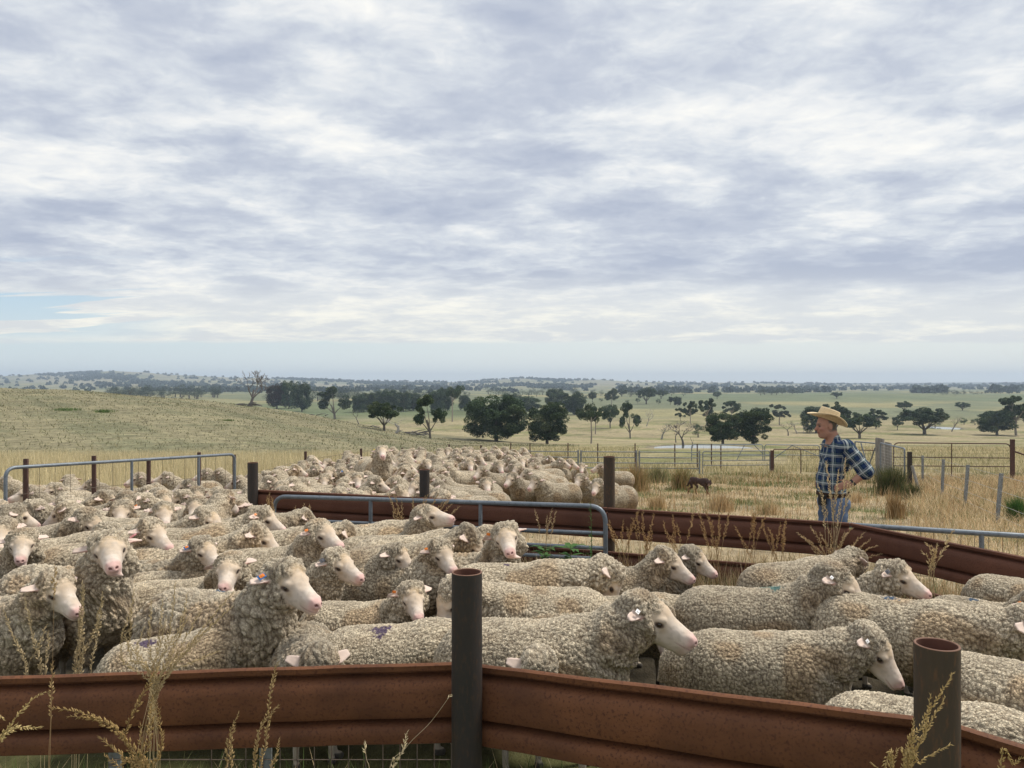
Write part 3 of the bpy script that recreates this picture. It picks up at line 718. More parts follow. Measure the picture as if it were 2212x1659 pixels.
def sheep_skin(P):
    P0 = P; P = HO.astype(np.float32) + (P-HO.astype(np.float32))/HK
    d = sd_ell(P, hl(.03,0,.0), (.10,.078,.085))
    d = smin(d, sd_cap(P, hl(.05,0,.010), hl(.19,0,-.002), .068, .046, (1,.94,1)), .03)
    d = smin(d, sd_cap(P, hl(.05,0,-.050), hl(.205,0,-.036), .050, .031, (1,1.0,1)), .03)
    d = smin(d, sd_ell(P, hl(.222,0,-.010), (.046,.037,.038)), .022)
    d = smin(d, sd_ell(P, hl(.252,0,.004), (.020,.025,.022)), .014)
    d = smin(d, sd_ell(P, hl(.240,0,-.042), (.022,.028,.014)), .012)
    q = P-HO.astype(np.float32); ql = q@HU.astype(np.float32); qw = q@HW.astype(np.float32); qy = q[..., 1]
    for s in (-1, 1):
        d = smin(d, sd_ell(P, hl(.078,.056*s,.028), (.030,.019,.018)), .014)     # brow
        d = smin(d, sd_ell(P, hl(.218,.024*s,.008), (.028,.012,.016)), .012)     # nostril wing
        d = smax(d, -sd_ell(P, hl(.085,.074*s,.013), (.017,.013,.010)), .006)
        d = smax(d, -sd_ell(P, hl(.266,.014*s,.008), (.011,.008,.006)), .004)
        yy = qy*s; c, sn = cos(radians(24)), sin(radians(24)); u = (yy-.068)*c - (ql+.012)*sn; v = (yy-.068)*sn + (ql+.012)*c
        f = np.clip(u/.112, 0, 1); hw = .009+.017*np.sin(np.clip(f, 0, 1)**.75*pi*.93)      # leaf outline
        wv = qw - .016 + .22*u + 2.2*(u-.06)**2*.0 - 6.0*v*v                               # droop and cupping
        ear = np.maximum(np.maximum(np.abs(v)-hw, u-.110), -u-.01); ear = np.sqrt(np.maximum(ear, 0)**2 + wv*wv)+np.minimum(ear, 0)*.0 - .0058
        d = smin(d, ear, .008)
    d = d*HK; P = P0
    for sx, sy in ((.27,.12),(.27,-.12)):
        d = smin(d, sd_cap(P, (sx,sy,.40), (sx,sy,.21), .040, .027), .02); d = smin(d, sd_cap(P, (sx,sy,.21), (sx+.005,sy,.05), .025, .020), .02)
        d = smin(d, sd_ell(P, (sx+.02,sy,.028), (.040,.028,.030)), .01)
    for sx, sy in ((-.38,.13),(-.38,-.13)):
        d = smin(d, sd_cap(P, (sx+.02,sy,.42), (sx-.055,sy,.26), .05, .026), .02); d = smin(d, sd_cap(P, (sx-.055,sy,.26), (sx-.02,sy,.05), .025, .020), .02)
        d = smin(d, sd_ell(P, (sx+.0,sy,.028), (.040,.028,.030)), .01)
    return d
def sheep_rest(h):
    V, Q = surface_nets(lambda P: np.minimum(sheep_wool(P), sheep_skin(P)), (-.70,-.34,-.01), (.88,.34,1.10), h)
    P = V.astype(np.float32); wd = sheep_wool(P); sk = sheep_skin(P)
    mask = np.clip((sk-wd)/.012+.15, 0, 1)
    return V, Q, vnormals(V, Q), mask
REST = {}
def rest(h):
    if h not in REST: REST[h] = sheep_rest(h)
    return REST[h]
def head_lw(V):
    q = (V-HO)/HK; return q@HU, q@HW
def dressed(h, var, curl):
    """rest mesh with fleece relief and colours; curl 0 = cobbled, 1 = curly"""
    V, Q, N, mask = rest(h); l, w = head_lw(V)
    warp = (np.stack([vnoise(V, 9, 50+var*7+k) for k in range(3)], 1)-.5)*.045
    W = (V+warp)*np.array((1.0, 1.0, .72))
    sc = 42 + 5*(var % 3)
    F1, F2, cv = voronoi(W, sc, var*31)
    edge = np.clip((F2-F1)*3.3, 0, 1)
    G1, G2, gv = voronoi((V+warp*1.6)*np.array((1,1,.8)), 21, var*17+5); e2 = np.clip((G2-G1)*2.6, 0, 1)
    lowf = vnoise(V, 6, var+3)-.5
    neck = sstep(.18, .42, V[:, 0])*sstep(.30, .45, V[:, 2])
    fold = np.sin((V[:, 0]*.8+V[:, 2]*.6)*34 + 5*vnoise(V, 7, var+70) + var)*neck
    head = sstep(-.12, -.02, l)*sstep(-.2, .0, V[:, 2]-.7)
    c_ = np.clip(curl + .8*head + .35*neck, 0, 1)
    disp = (.0075*(edge-.6)*(1-.3*c_) + .011*(e2-.5)*c_ + .010*lowf + .009*fold + .0045*(cv-.5)) * (1 + .25*c_)
    fuzz = (vnoise(V, 120, var+9)-.5)*.006 + (vnoise(V, 60, var+19)-.5)*.006*c_
    below = sstep(.33, .45, V[:, 2])
    wrk = ((vnoise(V, 40, var+61)-.5)*.004 + (vnoise(V, 85, var+62)-.5)*.0015)*(1-mask)*sstep(.7,.75,V[:, 2])
    Vd = V + N*((disp+fuzz)*mask*(.35+.65*below) + .004*mask + wrk)[:, None]
    # colours: pale staple tips, browner and greyer grooves, darkened as painted shade between the locks
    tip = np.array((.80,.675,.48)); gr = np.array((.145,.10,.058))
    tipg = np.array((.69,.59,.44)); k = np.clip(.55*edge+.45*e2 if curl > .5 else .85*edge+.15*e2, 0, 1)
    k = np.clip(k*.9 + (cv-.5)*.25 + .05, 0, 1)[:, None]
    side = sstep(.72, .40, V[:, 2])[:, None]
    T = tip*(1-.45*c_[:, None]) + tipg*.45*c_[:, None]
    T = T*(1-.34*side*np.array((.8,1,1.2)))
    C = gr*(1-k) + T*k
    stain = sstep(.55, .75, vnoise(V, 5, var+33))[:, None]; C = C*(1-.20*stain*np.array((.5,1,1.5)))
    # skin
    a = np.abs(V[:, 1])/HK; skin = np.broadcast_to(np.array((.70,.595,.495)), V.shape).copy()
    def lay(A, c, wt): wt = np.clip(wt, 0, 1)[:, None]; return A*(1-wt) + np.array(c)*wt
    n5 = vnoise(V, 26, var+5)
    skin = lay(skin, (.60,.43,.25), sstep(.17, .04, l)*sstep(-.03, .03, w)*(.35+.8*n5))            # yolk stain on the brow
    skin = lay(skin, (.55,.43,.31), sstep(.50, .75, vnoise(V, 17, var+91))*.55); skin = lay(skin, (.47,.40,.32), sstep(.62, .8, vnoise(V, 55, var+92))*.4)
    skin = lay(skin, (.50,.35,.20), sstep(.028, .0, np.hypot(l-.11, w+.005))*.55)
    skin = lay(skin, (.66,.37,.33), sstep(.222, .245, l)*sstep(-.040, -.015, w)*.95); skin = lay(skin, (.70,.50,.44), sstep(.19, .23, l)*.5)
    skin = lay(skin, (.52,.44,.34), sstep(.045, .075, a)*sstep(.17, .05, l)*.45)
    skin = lay(skin, (.16,.06,.055), sstep(.013, .007, np.hypot((l-.258)*.6, np.hypot(a-.0145, (w-.008-.25*(a-.0145))*1.5))))
    skin = lay(skin, (.40,.22,.19), sstep(.005, .0, np.abs(w+.030+.04*(l-.22)))*sstep(.175, .19, l)*.8)
    skin = lay(skin, (.12,.075,.055), sstep(.024, .014, np.hypot(np.hypot((l-.085)*.8, (w-.013)*1.3), (a-.068)*.6)))
    a = a; ear = sstep(.088, .100, a)*sstep(.7, .8, V[:, 2])
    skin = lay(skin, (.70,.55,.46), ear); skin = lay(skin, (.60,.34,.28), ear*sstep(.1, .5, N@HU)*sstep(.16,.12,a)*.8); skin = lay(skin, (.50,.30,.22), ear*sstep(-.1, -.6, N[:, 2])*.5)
    leg = sstep(.45, .35, V[:, 2]); skin = lay(skin, (.42,.36,.28), leg); skin = lay(skin, (.07,.06,.05), leg*sstep(.055, .045, V[:, 2]))
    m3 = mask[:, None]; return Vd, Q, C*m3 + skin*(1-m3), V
def rotm(axis, a):
    return np.array(Matrix.Rotation(a, 3, axis))
def pose_pts(P, yaw, npitch, hpitch):
    """bend the neck and turn the head; yaw in radians, positive to the left"""
    P = np.asarray(P, float); q = P - HO; l = q@HU
    y2 = yaw*.5; y1 = yaw*.5
    ax = np.array((.75,0,.66)); ax /= np.linalg.norm(ax)
    s = (P-np.array((.24,0,.60)))@ax
    wu = sstep(.55, .70, P[:, 2])
    w1 = sstep(.0, .30, s)*np.clip(wu+.0, 0, 1) ; w1 = np.where(P[:, 0] < .1, 0, w1)
    w2 = sstep(-.13, .02, l)*sstep(.72, .80, P[:, 2] + .35*np.clip(P[:, 0]-.6, 0, 1))
    # head
    def rot(P, O, w, ya, pa):
        q = P-O; a = ya*w; p = -pa*w
        x = q[:, 0]*np.cos(p)+q[:, 2]*np.sin(p); z = -q[:, 0]*np.sin(p)+q[:, 2]*np.cos(p); y = q[:, 1]
        X = x*np.cos(a)-y*np.sin(a); Y = x*np.sin(a)+y*np.cos(a); return O+np.stack([X, Y, z], 1)
    P2 = rot(P, HO-np.array((.03,0,.02)), w2, y2, hpitch)
    return rot(P2, np.array((.27,0,.62)), w1, y1, npitch)
SHM, _T, _b = pmat('fleece_and_skin', (.5,.45,.35), .88, 0, .12)
def _shm():
    T = _T; b = _b
    at = T.new('ShaderNodeAttribute', attribute_name='col'); rs = T.new('ShaderNodeAttribute', attribute_name='rest'); wl = T.new('ShaderNodeAttribute', attribute_name='wool')
    oi = T.new('ShaderNodeObjectInfo'); P = rs.outputs['Vector']
    off = T.new('ShaderNodeVectorMath', operation='ADD', i={0: P, 1: T.new('ShaderNodeCombineXYZ', i={0: T.math('MULTIPLY', oi.outputs['Random'], 7.0)}).outputs[0]}).outputs[0]
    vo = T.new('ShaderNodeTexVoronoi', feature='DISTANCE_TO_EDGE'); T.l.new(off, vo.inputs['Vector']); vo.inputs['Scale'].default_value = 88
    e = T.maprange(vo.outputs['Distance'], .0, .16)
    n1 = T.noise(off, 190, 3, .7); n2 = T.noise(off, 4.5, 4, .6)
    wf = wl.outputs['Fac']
    shade = T.math('MULTIPLY', T.math('ADD', T.math('MULTIPLY', e, .30), .78), T.maprange(n2, .3, .7, .80, 1.15, False))  # finer cracks of the fleece also get their shade in the colour
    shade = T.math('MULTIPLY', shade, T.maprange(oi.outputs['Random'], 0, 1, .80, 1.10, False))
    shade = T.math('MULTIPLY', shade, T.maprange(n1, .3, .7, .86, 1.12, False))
    sk = T.maprange(n2, .3, .7, .90, 1.08, False)
    f = T.math('ADD', T.math('MULTIPLY', shade, wf), T.math('MULTIPLY', sk, T.math('SUBTRACT', 1.0, wf)))
    vm = T.new('ShaderNodeVectorMath', operation='SCALE', i={0: at.outputs['Color'], 'Scale': f}); T.l.new(vm.outputs[0], b.inputs['Base Color'])
    h = T.math('ADD', e, T.math('MULTIPLY', n1, .8))
    bp = T.new('ShaderNodeBump', i={'Height': h, 'Strength': T.math('ADD', T.math('MULTIPLY', wf, .75), .05), 'Distance': .005}); T.l.new(bp.outputs[0], b.inputs['Normal'])
    b.inputs['Sheen Weight'].default_value = .15; b.inputs['Sheen Roughness'].default_value = .6
_shm()
EYE, _, _eb = pmat('sheep_eye', (.035,.022,.014), .12, 0, .6)
TAGM = {k: pmat('tag_'+k, c, .45, 0, .4)[0] for k, c in {'orange': (.75,.22,.03), 'white': (.78,.76,.74), 'blue': (.03,.16,.42), 'yellow': (.70,.5,.08), 'pink': (.62,.25,.25), 'dark': (.05,.05,.06)}.items()}
DRC = {}
def sheep_mesh(h, var, curl, yaw, npitch, hpitch, marks=()):
    k = (h, var, curl)
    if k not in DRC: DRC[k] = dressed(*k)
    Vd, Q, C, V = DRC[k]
    if marks:
        C = C.copy()
        for (mx, my, r, c) in marks:
            top = sstep(.60, .72, V[:, 2]); dd = np.hypot(V[:, 0]-mx, V[:, 1]-my) + (vnoise(V, 40, 77)-.5)*r*1.1 + (vnoise(V, 90, 78)-.5)*r*1.3
            w = (sstep(r, r*.75, dd)*top*.93)[:, None]; C = C*(1-w) + np.array(c)*w
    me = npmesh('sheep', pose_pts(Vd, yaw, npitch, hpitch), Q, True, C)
    a = me.attributes.new('rest', 'FLOAT_VECTOR', 'POINT'); a.data.foreach_set('vector', V.astype(np.float32).ravel())
    a = me.attributes.new('wool', 'FLOAT', 'POINT'); a.data.foreach_set('value', rest(h)[3].astype(np.float32))
    me.materials.append(SHM); return me
def sphere_mesh(name, r, sq=(1,1,1), n=10):
    V = []; Fq = []
    for i in range(n+1):
        th = pi*i/n
        for j in range(2*n): ph = pi*j/n; V.append((r*sq[0]*sin(th)*cos(ph), r*sq[1]*sin(th)*sin(ph), r*sq[2]*cos(th)))
    for i in range(n):
        for j in range(2*n): a = i*2*n+j; b = i*2*n+(j+1) % (2*n); Fq.append((a, a+2*n, b+2*n, b))
    return npmesh(name, np.array(V), np.array(Fq))
EYEME = sphere_mesh('eye', .0155); EYEME.materials.append(EYE)
def ear_tag_mesh(c):
    mb = MB(); mb.box((0,0,0), (.022, .030, .004)); mb.box((.0,.0,.003), (.010,.010,.005)); me = mb.mesh('ear_tag'); me.materials.append(TAGM[c]); return me
TAGME = {k: ear_tag_mesh(k) for k in TAGM}
LIB = {}
def head_frame(yaw, npi, hpi, p):
    O, X, Y = pose_pts(np.array([p, p+HU*.01, p+np.array((0,.01,0))]), yaw, npi, hpi)
    x = (X-O)/np.linalg.norm(X-O); y = (Y-O); y -= x*(x@y); y /= np.linalg.norm(y); z = np.cross(x, y)
    return Matrix(((x[0],y[0],z[0],O[0]),(x[1],y[1],z[1],O[1]),(x[2],y[2],z[2],O[2]),(0,0,0,1)))
NS = [0]
def put_sheep(vx, vy, hy, by=None, np_=0, hp=0, d=None, s=1.0, anchor='crown', label=None, group=None, tags=(), marks=(), curl=0, hi=None, lift=0.0, near=None):
    s *= .89
    """hy/by: head and body heading in degrees, 0 = right, -90 = towards the camera"""
    if by is None: by = hy
    va = math.degrees(math.atan((CX-vx)/F)); hy += va; by += va*.8
    hp += 8; rel = (hy-by+180) % 360-180; rel = max(-115, min(115, rel)); yaw = radians(rel); npi = radians(np_); hpi = radians(hp)
    key_pt = {'crown': np.array((.565,0,1.048)), 'back': np.array((-.12,0,.835))}[anchor]
    kp = pose_pts(key_pt[None], yaw, npi, hpi)[0]*s
    B = radians(by); off = np.array((kp[0]*cos(B)-kp[1]*sin(B), kp[0]*sin(B)+kp[1]*cos(B)))
    tx = (vx-CX)/F; ty = (vy-CY)/F
    if d is None:
        best = None
        for dd in np.arange(2.4, 27, .04):
            e = HC-ty*dd - (gz(tx*dd, dd)+kp[2]+lift)
            if e <= 0: best = dd; break
        d = best or 24.
    rx, ry = tx*d-off[0], d-off[1]; z0 = gz(tx*d, d)
    want = HC-ty*d
    sc = (want-z0-lift)/kp[2] if kp[2] > 0 else 1; sc = max(.80, min(1.18, sc))
    if abs(sc-1) > .02:       # a little taller or shorter animal
        rx = tx*d-off[0]*sc; ry = d-off[1]*sc
    sc_t = s*sc
    near = (d < 7.2) if near is None else near
    var = NS[0] % 4; NS[0] += 1
    if near:
        h = .0075 if d < 6 else (.010 if d < 9 else .0125)
        me = sheep_mesh(h, var, curl, yaw, npi, hpi, marks)
    else:
        h = .0125 if d < 15 else .016
        q = (h, var if h < .015 else var % 3, curl, round(rel/20)*20, round(np_/8)*8, round(hp/10)*10)
        if q not in LIB: LIB[q] = sheep_mesh(q[0], q[1], q[2], radians(q[3]), radians(q[4]), radians(q[5]))
        me = LIB[q]; yaw, npi, hpi = radians(q[3]), radians(q[4]), radians(q[5])
    o = bpy.data.objects.new('sheep', me); col.objects.link(o)
    o.location = (rx, ry, min(gz(rx, ry), z0+.1)+lift); o.rotation_euler = (0, 0, B); o.scale = (sc_t,)*3
    if d < 12 or near:
        for sgn in (-1, 1):
            e = bpy.data.objects.new('eye', EYEME); col.objects.link(e); e.parent = o
            e.location = head_frame(yaw, npi, hpi, HO+(hl(.084, .0595*sgn, .013)-HO)*HK).translation
    for (side, c) in tags:
        t = bpy.data.objects.new('ear_tag', TAGME[c]); col.objects.link(t); t.parent = o
        t.matrix_local = head_frame(yaw, npi, hpi, HO+(hl(-.034, .128*side, .034 if c != 'blue' else .03)-HO)*HK) @ Matrix.Rotation(radians(25), 4, 'X')
        if c in ('blue', 'pink', 'dark'): t.scale = (1.5, 1.5, 1)
    tag(o, label, 'sheep', group)
    PLACED.append((rx, ry, rx+off[0], ry+off[1], B)); return o
PLACED = []
PURPLE = (.06,.03,.085); BLUE = (.02,.07,.14); TEAL = (.06,.19,.17); GREEN = (.12,.22,.17)
FX = [-700, 12, 505, 660, 780, 869, 970, 1039, 1500, 2300]; FD = [7.0, 9.6, 13.2, 18.7, 21.8, 24.2, 27, 29, 30.7, 30.9]
def build_sheep():
    S = put_sheep
    # --- front of the left pen
    S(112,1229,-58,-35,4,-5,d=4.35,curl=1,label='front sheep at the left edge with lowered head turned right behind a grass stalk')
    S(230,1143,-88,-40,20,-5,d=4.7,curl=1,label='sheep standing tall with a long woolly neck, facing the camera, second from the left',tags=((1,'pink'),))
    S(48,1139,-94,-60,10,-5,d=5.8,label='white faced sheep looking straight out near the left edge, dark inside its ears')
    S(236,1125,-140,170,5,-10,d=6.3,label='woolly crown hidden right behind the tall long necked sheep')
    S(318,1119,-52,-20,8,-8,d=6.1,label='sheep looking down to the right between the long necked one and a darker back')
    S(430,1158,-58,-25,10,-5,d=5.7,curl=1,tags=((-1,'orange'),(-1,'blue')),label='sheep with an orange and blue ear tag, overlapped by a white faced one')
    S(497,1192,-104,-10,10,0,d=5.0,label='sheep with a bright white face and spread ears directly facing the camera',marks=((-.1,.06,.035,BLUE),))
    S(602,1203,-50,-34,10,-4,d=4.1,curl=1,tags=((-1,'blue'),(-1,'orange')),label='big curly sheep with a large blue and orange ear tag, nearest on the left',marks=((-.05,.12,.06,BLUE),))
    S(330,1236,0,2,-25,-20,d=5.6,anchor='back',label='woolly back behind the blue tagged sheep, head hidden')
    S(716,1184,-44,-10,12,-5,d=5.1,label='sheep with clean pink nose looking right, behind the blue tagged one',tags=((-1,'dark'),))
    S(682,1122,-50,-8,14,-6,d=6.0,label='sheep with an orange tag low in a pale ear, below the gate rail end',tags=((-1,'orange'),))
    S(846,1172,-33,-12,8,-10,d=5.8,label='sheep with one wide dark eye and a dropped face, in the middle of the pen')
    S(945,1162,-62,-15,10,-10,d=5.7,tags=((-1,'orange'),),label='sheep with an orange tag and a half hidden face left of the straight looking one',marks=((-.15,.02,.03,BLUE),(-.0,.05,.035,BLUE)))
    S(1086,1128,-90,0,22,-6,d=5.7,tags=((-1,'orange'),),curl=1,label='sheep with a thick woolly neck looking straight at the camera beside the gate',marks=((-.2,.0,.03,PURPLE),))
    S(905,1093,-24,2,26,-2,d=6.7,label='sheep raising its head above the others against the galvanised gate rails')
    S(886,1262,-78,-14,6,-2,d=4.6,tags=((-1,'orange'),),label='sheep with a bright orange tag facing the camera left of the front pipe post')
    S(1012,1134,-10,5,-6,-30,label='head bowed low behind the orange tagged sheep, only its crown showing')
    S(975,1243,-150,178,-15,-20,d=4.6,label='sheep behind the front post with only its pink ear and cheek showing',tags=((-1,'pink'),))
    # --- backs in front
    S(820,1352,-5,-4,-34,-30,d=4.0,anchor='back',marks=((-.10,-.08,.055,PURPLE),(-.05,-.03,.03,PURPLE)),label='cobbled fleece back with a large purple spray mark, left of the front post')
    S(350,1386,0,4,-34,-30,d=3.95,anchor='back',marks=((-.22,-.05,.05,PURPLE),),label='low back with a faint purple mark behind the seeding grass and front rail')
    S(688,1398,-88,-80,-14,-22,d=3.55,curl=1,label='sheep with lowered head pressed against the rail, muzzle showing beneath it')
    S(1165,1404,-75,-70,-14,-28,d=3.5,curl=1,label='pale woolly crown just above the front rail right of the post')
    S(1384,1276,-8,0,-4,6,d=3.65,s=1.05,tags=((-1,'white'),),curl=0,label='big wrinkly sheep in profile facing right with a white ear tag, in front centre')
    S(1085,1218,-4,-6,-22,-30,d=5.25,anchor='back',marks=((-.08,-.02,.028,PURPLE),),label='back with a small purple dot sloping to the right behind the wrinkly sheep')
    S(1428,1181,-12,2,8,-12,d=5.4,tags=(),label='curly headed sheep in profile, nearer of the overlapping heads at centre right',marks=((-.35,-.1,.05,PURPLE),(-.2,.02,.04,BLUE)),curl=0)
    S(1487,1185,-20,4,10,-14,d=5.8,curl=1,label='head overlapped behind the curly headed sheep at centre right')
    S(1795,1212,-8,2,4,-16,d=4.5,s=1.04,tags=((-1,'white'),),label='large sheep with brown stained face and white ear tag looking down to the right',marks=((.18,-.02,.05,TEAL),(.12,.05,.05,GREEN)),curl=0)
    S(1920,1207,-18,10,10,-8,d=4.95,tags=((-1,'dark'),),curl=1,label='pale faced sheep with pink nose, nearest the right hand rail')
    S(1690,1216,40,30,-20,-30,d=5.7,anchor='back',label='dark greyish rump between the grass and the large stained sheep')
    S(1900,1290,-10,-20,-22,-20,d=4.3,anchor='back',marks=((-.06,.02,.05,BLUE),),label='rounded back with a dark blue spray mark on top, right of centre')
    S(2105,1312,-14,-25,-20,-20,d=4.9,anchor='back',s=.97,marks=((-.12,.0,.045,BLUE),),label='back with a bright blue spray mark near the right edge')
    S(2185,1306,-20,-20,-10,-20,d=5.5,anchor='back',label='pale rump cut off at the right edge behind the blue marked back')
    S(2226,1350,-40,-20,8,-8,d=4.3,tags=((-1,'orange'),),label='sheep mostly out of frame at the right edge, orange tag in its ear')
    S(1878,1382,-6,3,-12,-12,d=3.7,s=1.06,tags=((-1,'white'),),label='sheep with lowered head and white ear tag just left of the right front post')
    S(1960,1513,-8,-6,-30,-30,d=2.95,anchor='back',s=.9,label='nearest back showing just over the front rail at the right post')
    S(2170,1428,-10,-14,-28,-30,d=3.35,anchor='back',marks=((.0,-.02,.04,PURPLE),),label='big cobbled back with a purple mark at the right edge')
    S(1225,1395,0,10,-28,-30,d=4.6,anchor='back',label='shadowed back filling the gap behind the front rail')
    S(20,1330,-30,-20,-20,-20,d=4.8,anchor='back',label='fleece at the left edge behind the low headed sheep',marks=((-.1,.1,.04,PURPLE),))
    S(1560,1392,-6,3,-30,-30,d=4.0,anchor='back',label='fleece in the gap behind the lowered head sheep')
    S(1330,1330,-6,3,-30,-30,d=4.9,anchor='back',label='fleece in shade under the wrinkly sheep muzzle')
    S(560,1150,-5,0,-24,-30,d=6.6,anchor='back',label='back behind the orange tagged sheep, left of the gate')
    S(760,1135,0,3,-24,-30,d=7.0,anchor='back',label='cobbled back beneath the gate rails, left of the raised head')
    S(860,1158,4,6,-26,-30,d=6.2,anchor='back',label='pale cobbled back with blue dabs in the middle of the pen',marks=((.25,.05,.04,BLUE),))
    # --- left pen, middle and rear
    E = lambda x, y, hy, by, lab, **k: S(x, y, hy, by, k.pop('np_', -1), k.pop('hp', -2), label=lab, **k)
    E(560,1093,-18,-5,'sheep with a big woolly crown and orange tag left of the gate corner',tags=((-1,'orange'),))
    E(553,1130,-14,0,'low woolly head in front of the big crowned one at the gate corner',np_=-8)
    E(442,1093,-40,-20,'sheep looking right with a long pale face, in the middle of the left mob')
    E(425,1066,-108,-60,'sheep with a wide pale face behind the long faced one')
    E(350,1077,-90,-80,'sheep peering over others with only its white forehead showing')
    E(267,1074,-88,-70,'white faced sheep looking straight out, middle of the left mob',tags=((1,'orange'),))
    E(140,1067,-80,-50,'white faced sheep with pink nose in the left mob, shaded cheeks')
    E(188,1097,-50,-20,'sheep turning its face down between two white faced ones',hp=-14)
    E(22,1092,20,10,'back of a woolly head near the left edge')
    E(2,1115,-92,-60,'half a face cut off by the left edge')
    E(12,1027,170,175,'sheep facing left in the far left corner, ear out')
    E(66,1050,188,170,'sheep stretching its nose up to the left at the left edge',hp=14)
    E(120,1041,200,175,'sheep with a long pale face pointing left',hp=4)
    E(152,1029,100,110,'crown of a sheep facing away below the steel post')
    E(200,1032,178,180,'grey headed sheep facing left under the second steel post')
    E(300,1020,196,180,'sheep looking left under the gate top rail',tags=())
    E(362,1019,182,178,'sheep lifting its nose to the left under the gate',hp=14)
    E(335,1043,202,180,'sheep with pale nose pointing down left in the left mob')
    E(405,1035,182,175,'sheep with a straight pale profile facing left',hp=6)
    E(445,1012,178,170,'woolly head beside the end of the left gate')
    E(474,1012,170,165,'second woolly head beside the end of the left gate')
    E(516,1028,165,160,'head partly behind the rusty post, facing left')
    E(468,1051,205,185,'grey cheeked sheep looking left, right of the left mob')
    E(88,1165,10,0,'back between the two front left faces',anchor='back',np_=-25)
    E(385,1142,5,0,'cobbled back in the middle of the left pen',anchor='back',np_=-25)
    E(500,1120,0,5,'back left of the gate corner sheep',anchor='back',np_=-25)
    E(280,1105,175,180,'back in the middle of the left mob',anchor='back',np_=-25)
    E(545,1075,185,180,'nose poking out left of the rusty rail end',np_=-6,d=9.9)
    # --- far pen
    E(577,1017,186,178,near=True,lab='sheep looking left right beside the first rusty post')
    E(652,1030,-70,-30,'bowed head with a pink nose behind the rusty rail',hp=-14)
    E(671,984,-18,0,'tall sheep with its face pointing down to the right',np_=14,hp=-4)
    E(683,1006,-22,-10,'long faced sheep just in front of the tall one')
    E(708,990,-120,-100,'sheep facing left of camera in the rear row')
    E(702,1020,-96,-80,near=True,lab='white faced sheep looking out over the rusty rail')
    E(736,994,90,90,'crown seen from behind left of the climbing sheep')
    E(740,1010,-5,0,'sheep facing right with a blue tag in its ear',tags=((-1,'blue'),))
    E(760,983,178,180,'pale crown at the rear, just left of the climbing sheep')
    E(766,992,95,100,'dark woolly back of a head below the climbing sheep')
    S(825,961,-90,-62,18,-4,d=14.6,lift=.30,s=1.1,curl=0,tags=((-1,'yellow'),),near=True,label='sheep climbing up on the others, head and chest above the whole mob')
    E(783,1010,80,90,'crown at the feet of the climbing sheep')
    E(793,1019,-90,-75,near=True,lab='broad pale face looking out below the climbing sheep')
    E(748,1030,-55,-20,'face turned right behind the rusty rail')
    E(742,1042,-150,-170,'low face turned left behind the rusty rail',np_=0)
    E(854,1026,-150,-170,'sheep with a bare cheek looking left, left of the second post')
    E(850,1008,-142,-160,'sheep lifting a tan muzzle with long ears, left of the second post',hp=12)
    E(785,1048,-85,-80,'crown just above the rusty rail',np_=0)
    E(870,1000,10,5,'sheep crown left of the second post')
    E(878,982,-4,0,'sheep in the rear row facing right beyond the second post')
    E(912,974,80,80,'crown with a white tag in the rear row',tags=((-1,'white'),))
    E(932,977,100,90,'small crown in the rear row')
    E(953,970,90,80,'highest woolly crown in the rear row')
    E(944,991,92,90,'woolly neck from behind in the far mob')
    E(976,997,60,60,'crown with bare skin beside it in the far mob')
    E(984,977,-30,0,'small head in the rear row beside the leaning picket')
    E(1008,974,70,60,'crown close to the far pipe fence')
    E(1027,979,-10,0,'long muzzle pointing right at the rear of the mob')
    E(905,1023,-112,-130,'white nosed sheep immediately left of the second post')
    E(952,1026,185,175,'grey face right of the second post')
    E(948,1051,-115,-140,'bowed face right of the second post behind the rail',np_=0)
    E(993,1059,170,175,'back just above the rail right of the second post',anchor='back',np_=-25)
    E(1053,1060,175,178,'round pale back above the gate top rail',anchor='back',np_=-25)
    E(1039,1005,-140,-150,'grey faced sheep looking down left in the far mob')
    E(1076,993,-84,-70,near=True,lab='sheep with a long white nose looking straight out of the far mob')
    E(1052,1026,-72,-100,'pale face with drooping ears under the long white nosed sheep',np_=2)
    E(1004,1018,178,175,'long back lying across the far mob',anchor='back',np_=-15)
    E(1119,984,-162,-175,near=True,lab='sheep with clean profile looking left at the rear right')
    E(1136,978,100,95,'crown behind the clean profile sheep')
    E(1165,983,80,85,'crown left of the white tagged sheep')
    E(1186,990,-20,0,'sheep facing right with a white tag at the rear right',tags=((-1,'white'),))
    E(1151,996,-120,-140,near=True,lab='pale face turned toward camera left of the white tagged one')
    E(1211,996,10,0,'crown right of the white tagged sheep')
    E(1232,998,-20,-10,'face half hidden near the far right of the mob',tags=((1,'orange'),))
    E(1256,998,-88,-85,near=True,lab='sheep facing the camera alone at the far right, ears spread')
    E(1298,1000,-150,-160,'sheep half hidden behind the third post',np_=6)
    S(1140,1009,-160,-150,0,-2,near=True,label='sheep in the right of the far mob, second face from the front')
    S(1108,1016,-125,-150,3,-4,near=True,label='sheep with a full grey chest and long face, left of the round bodied one')
    S(1160,1021,-130,-148,0,-4,near=True,label='round bodied sheep in full view facing left on the straw')
    S(1255,1020,-118,-150,3,-4,near=True,label='sheep with a dark chest facing the camera left of the third post')
    S(1292,1030,-112,-138,0,-4,near=True,label='sheep in front of which the third post stands, rump to the right')
    S(1200,1009,165,170,6,-4,anchor='back',label='long sloping back behind the round bodied sheep')
    # --- the rest of the packed mob
    r = random.Random(5)
    def free(x, y, m):
        for (a, b, c, e, B) in PLACED:
            if math.hypot(x-a, (y-b)) < m or math.hypot(x-c, y-e) < m*.8: return False
        return True
    n = 0
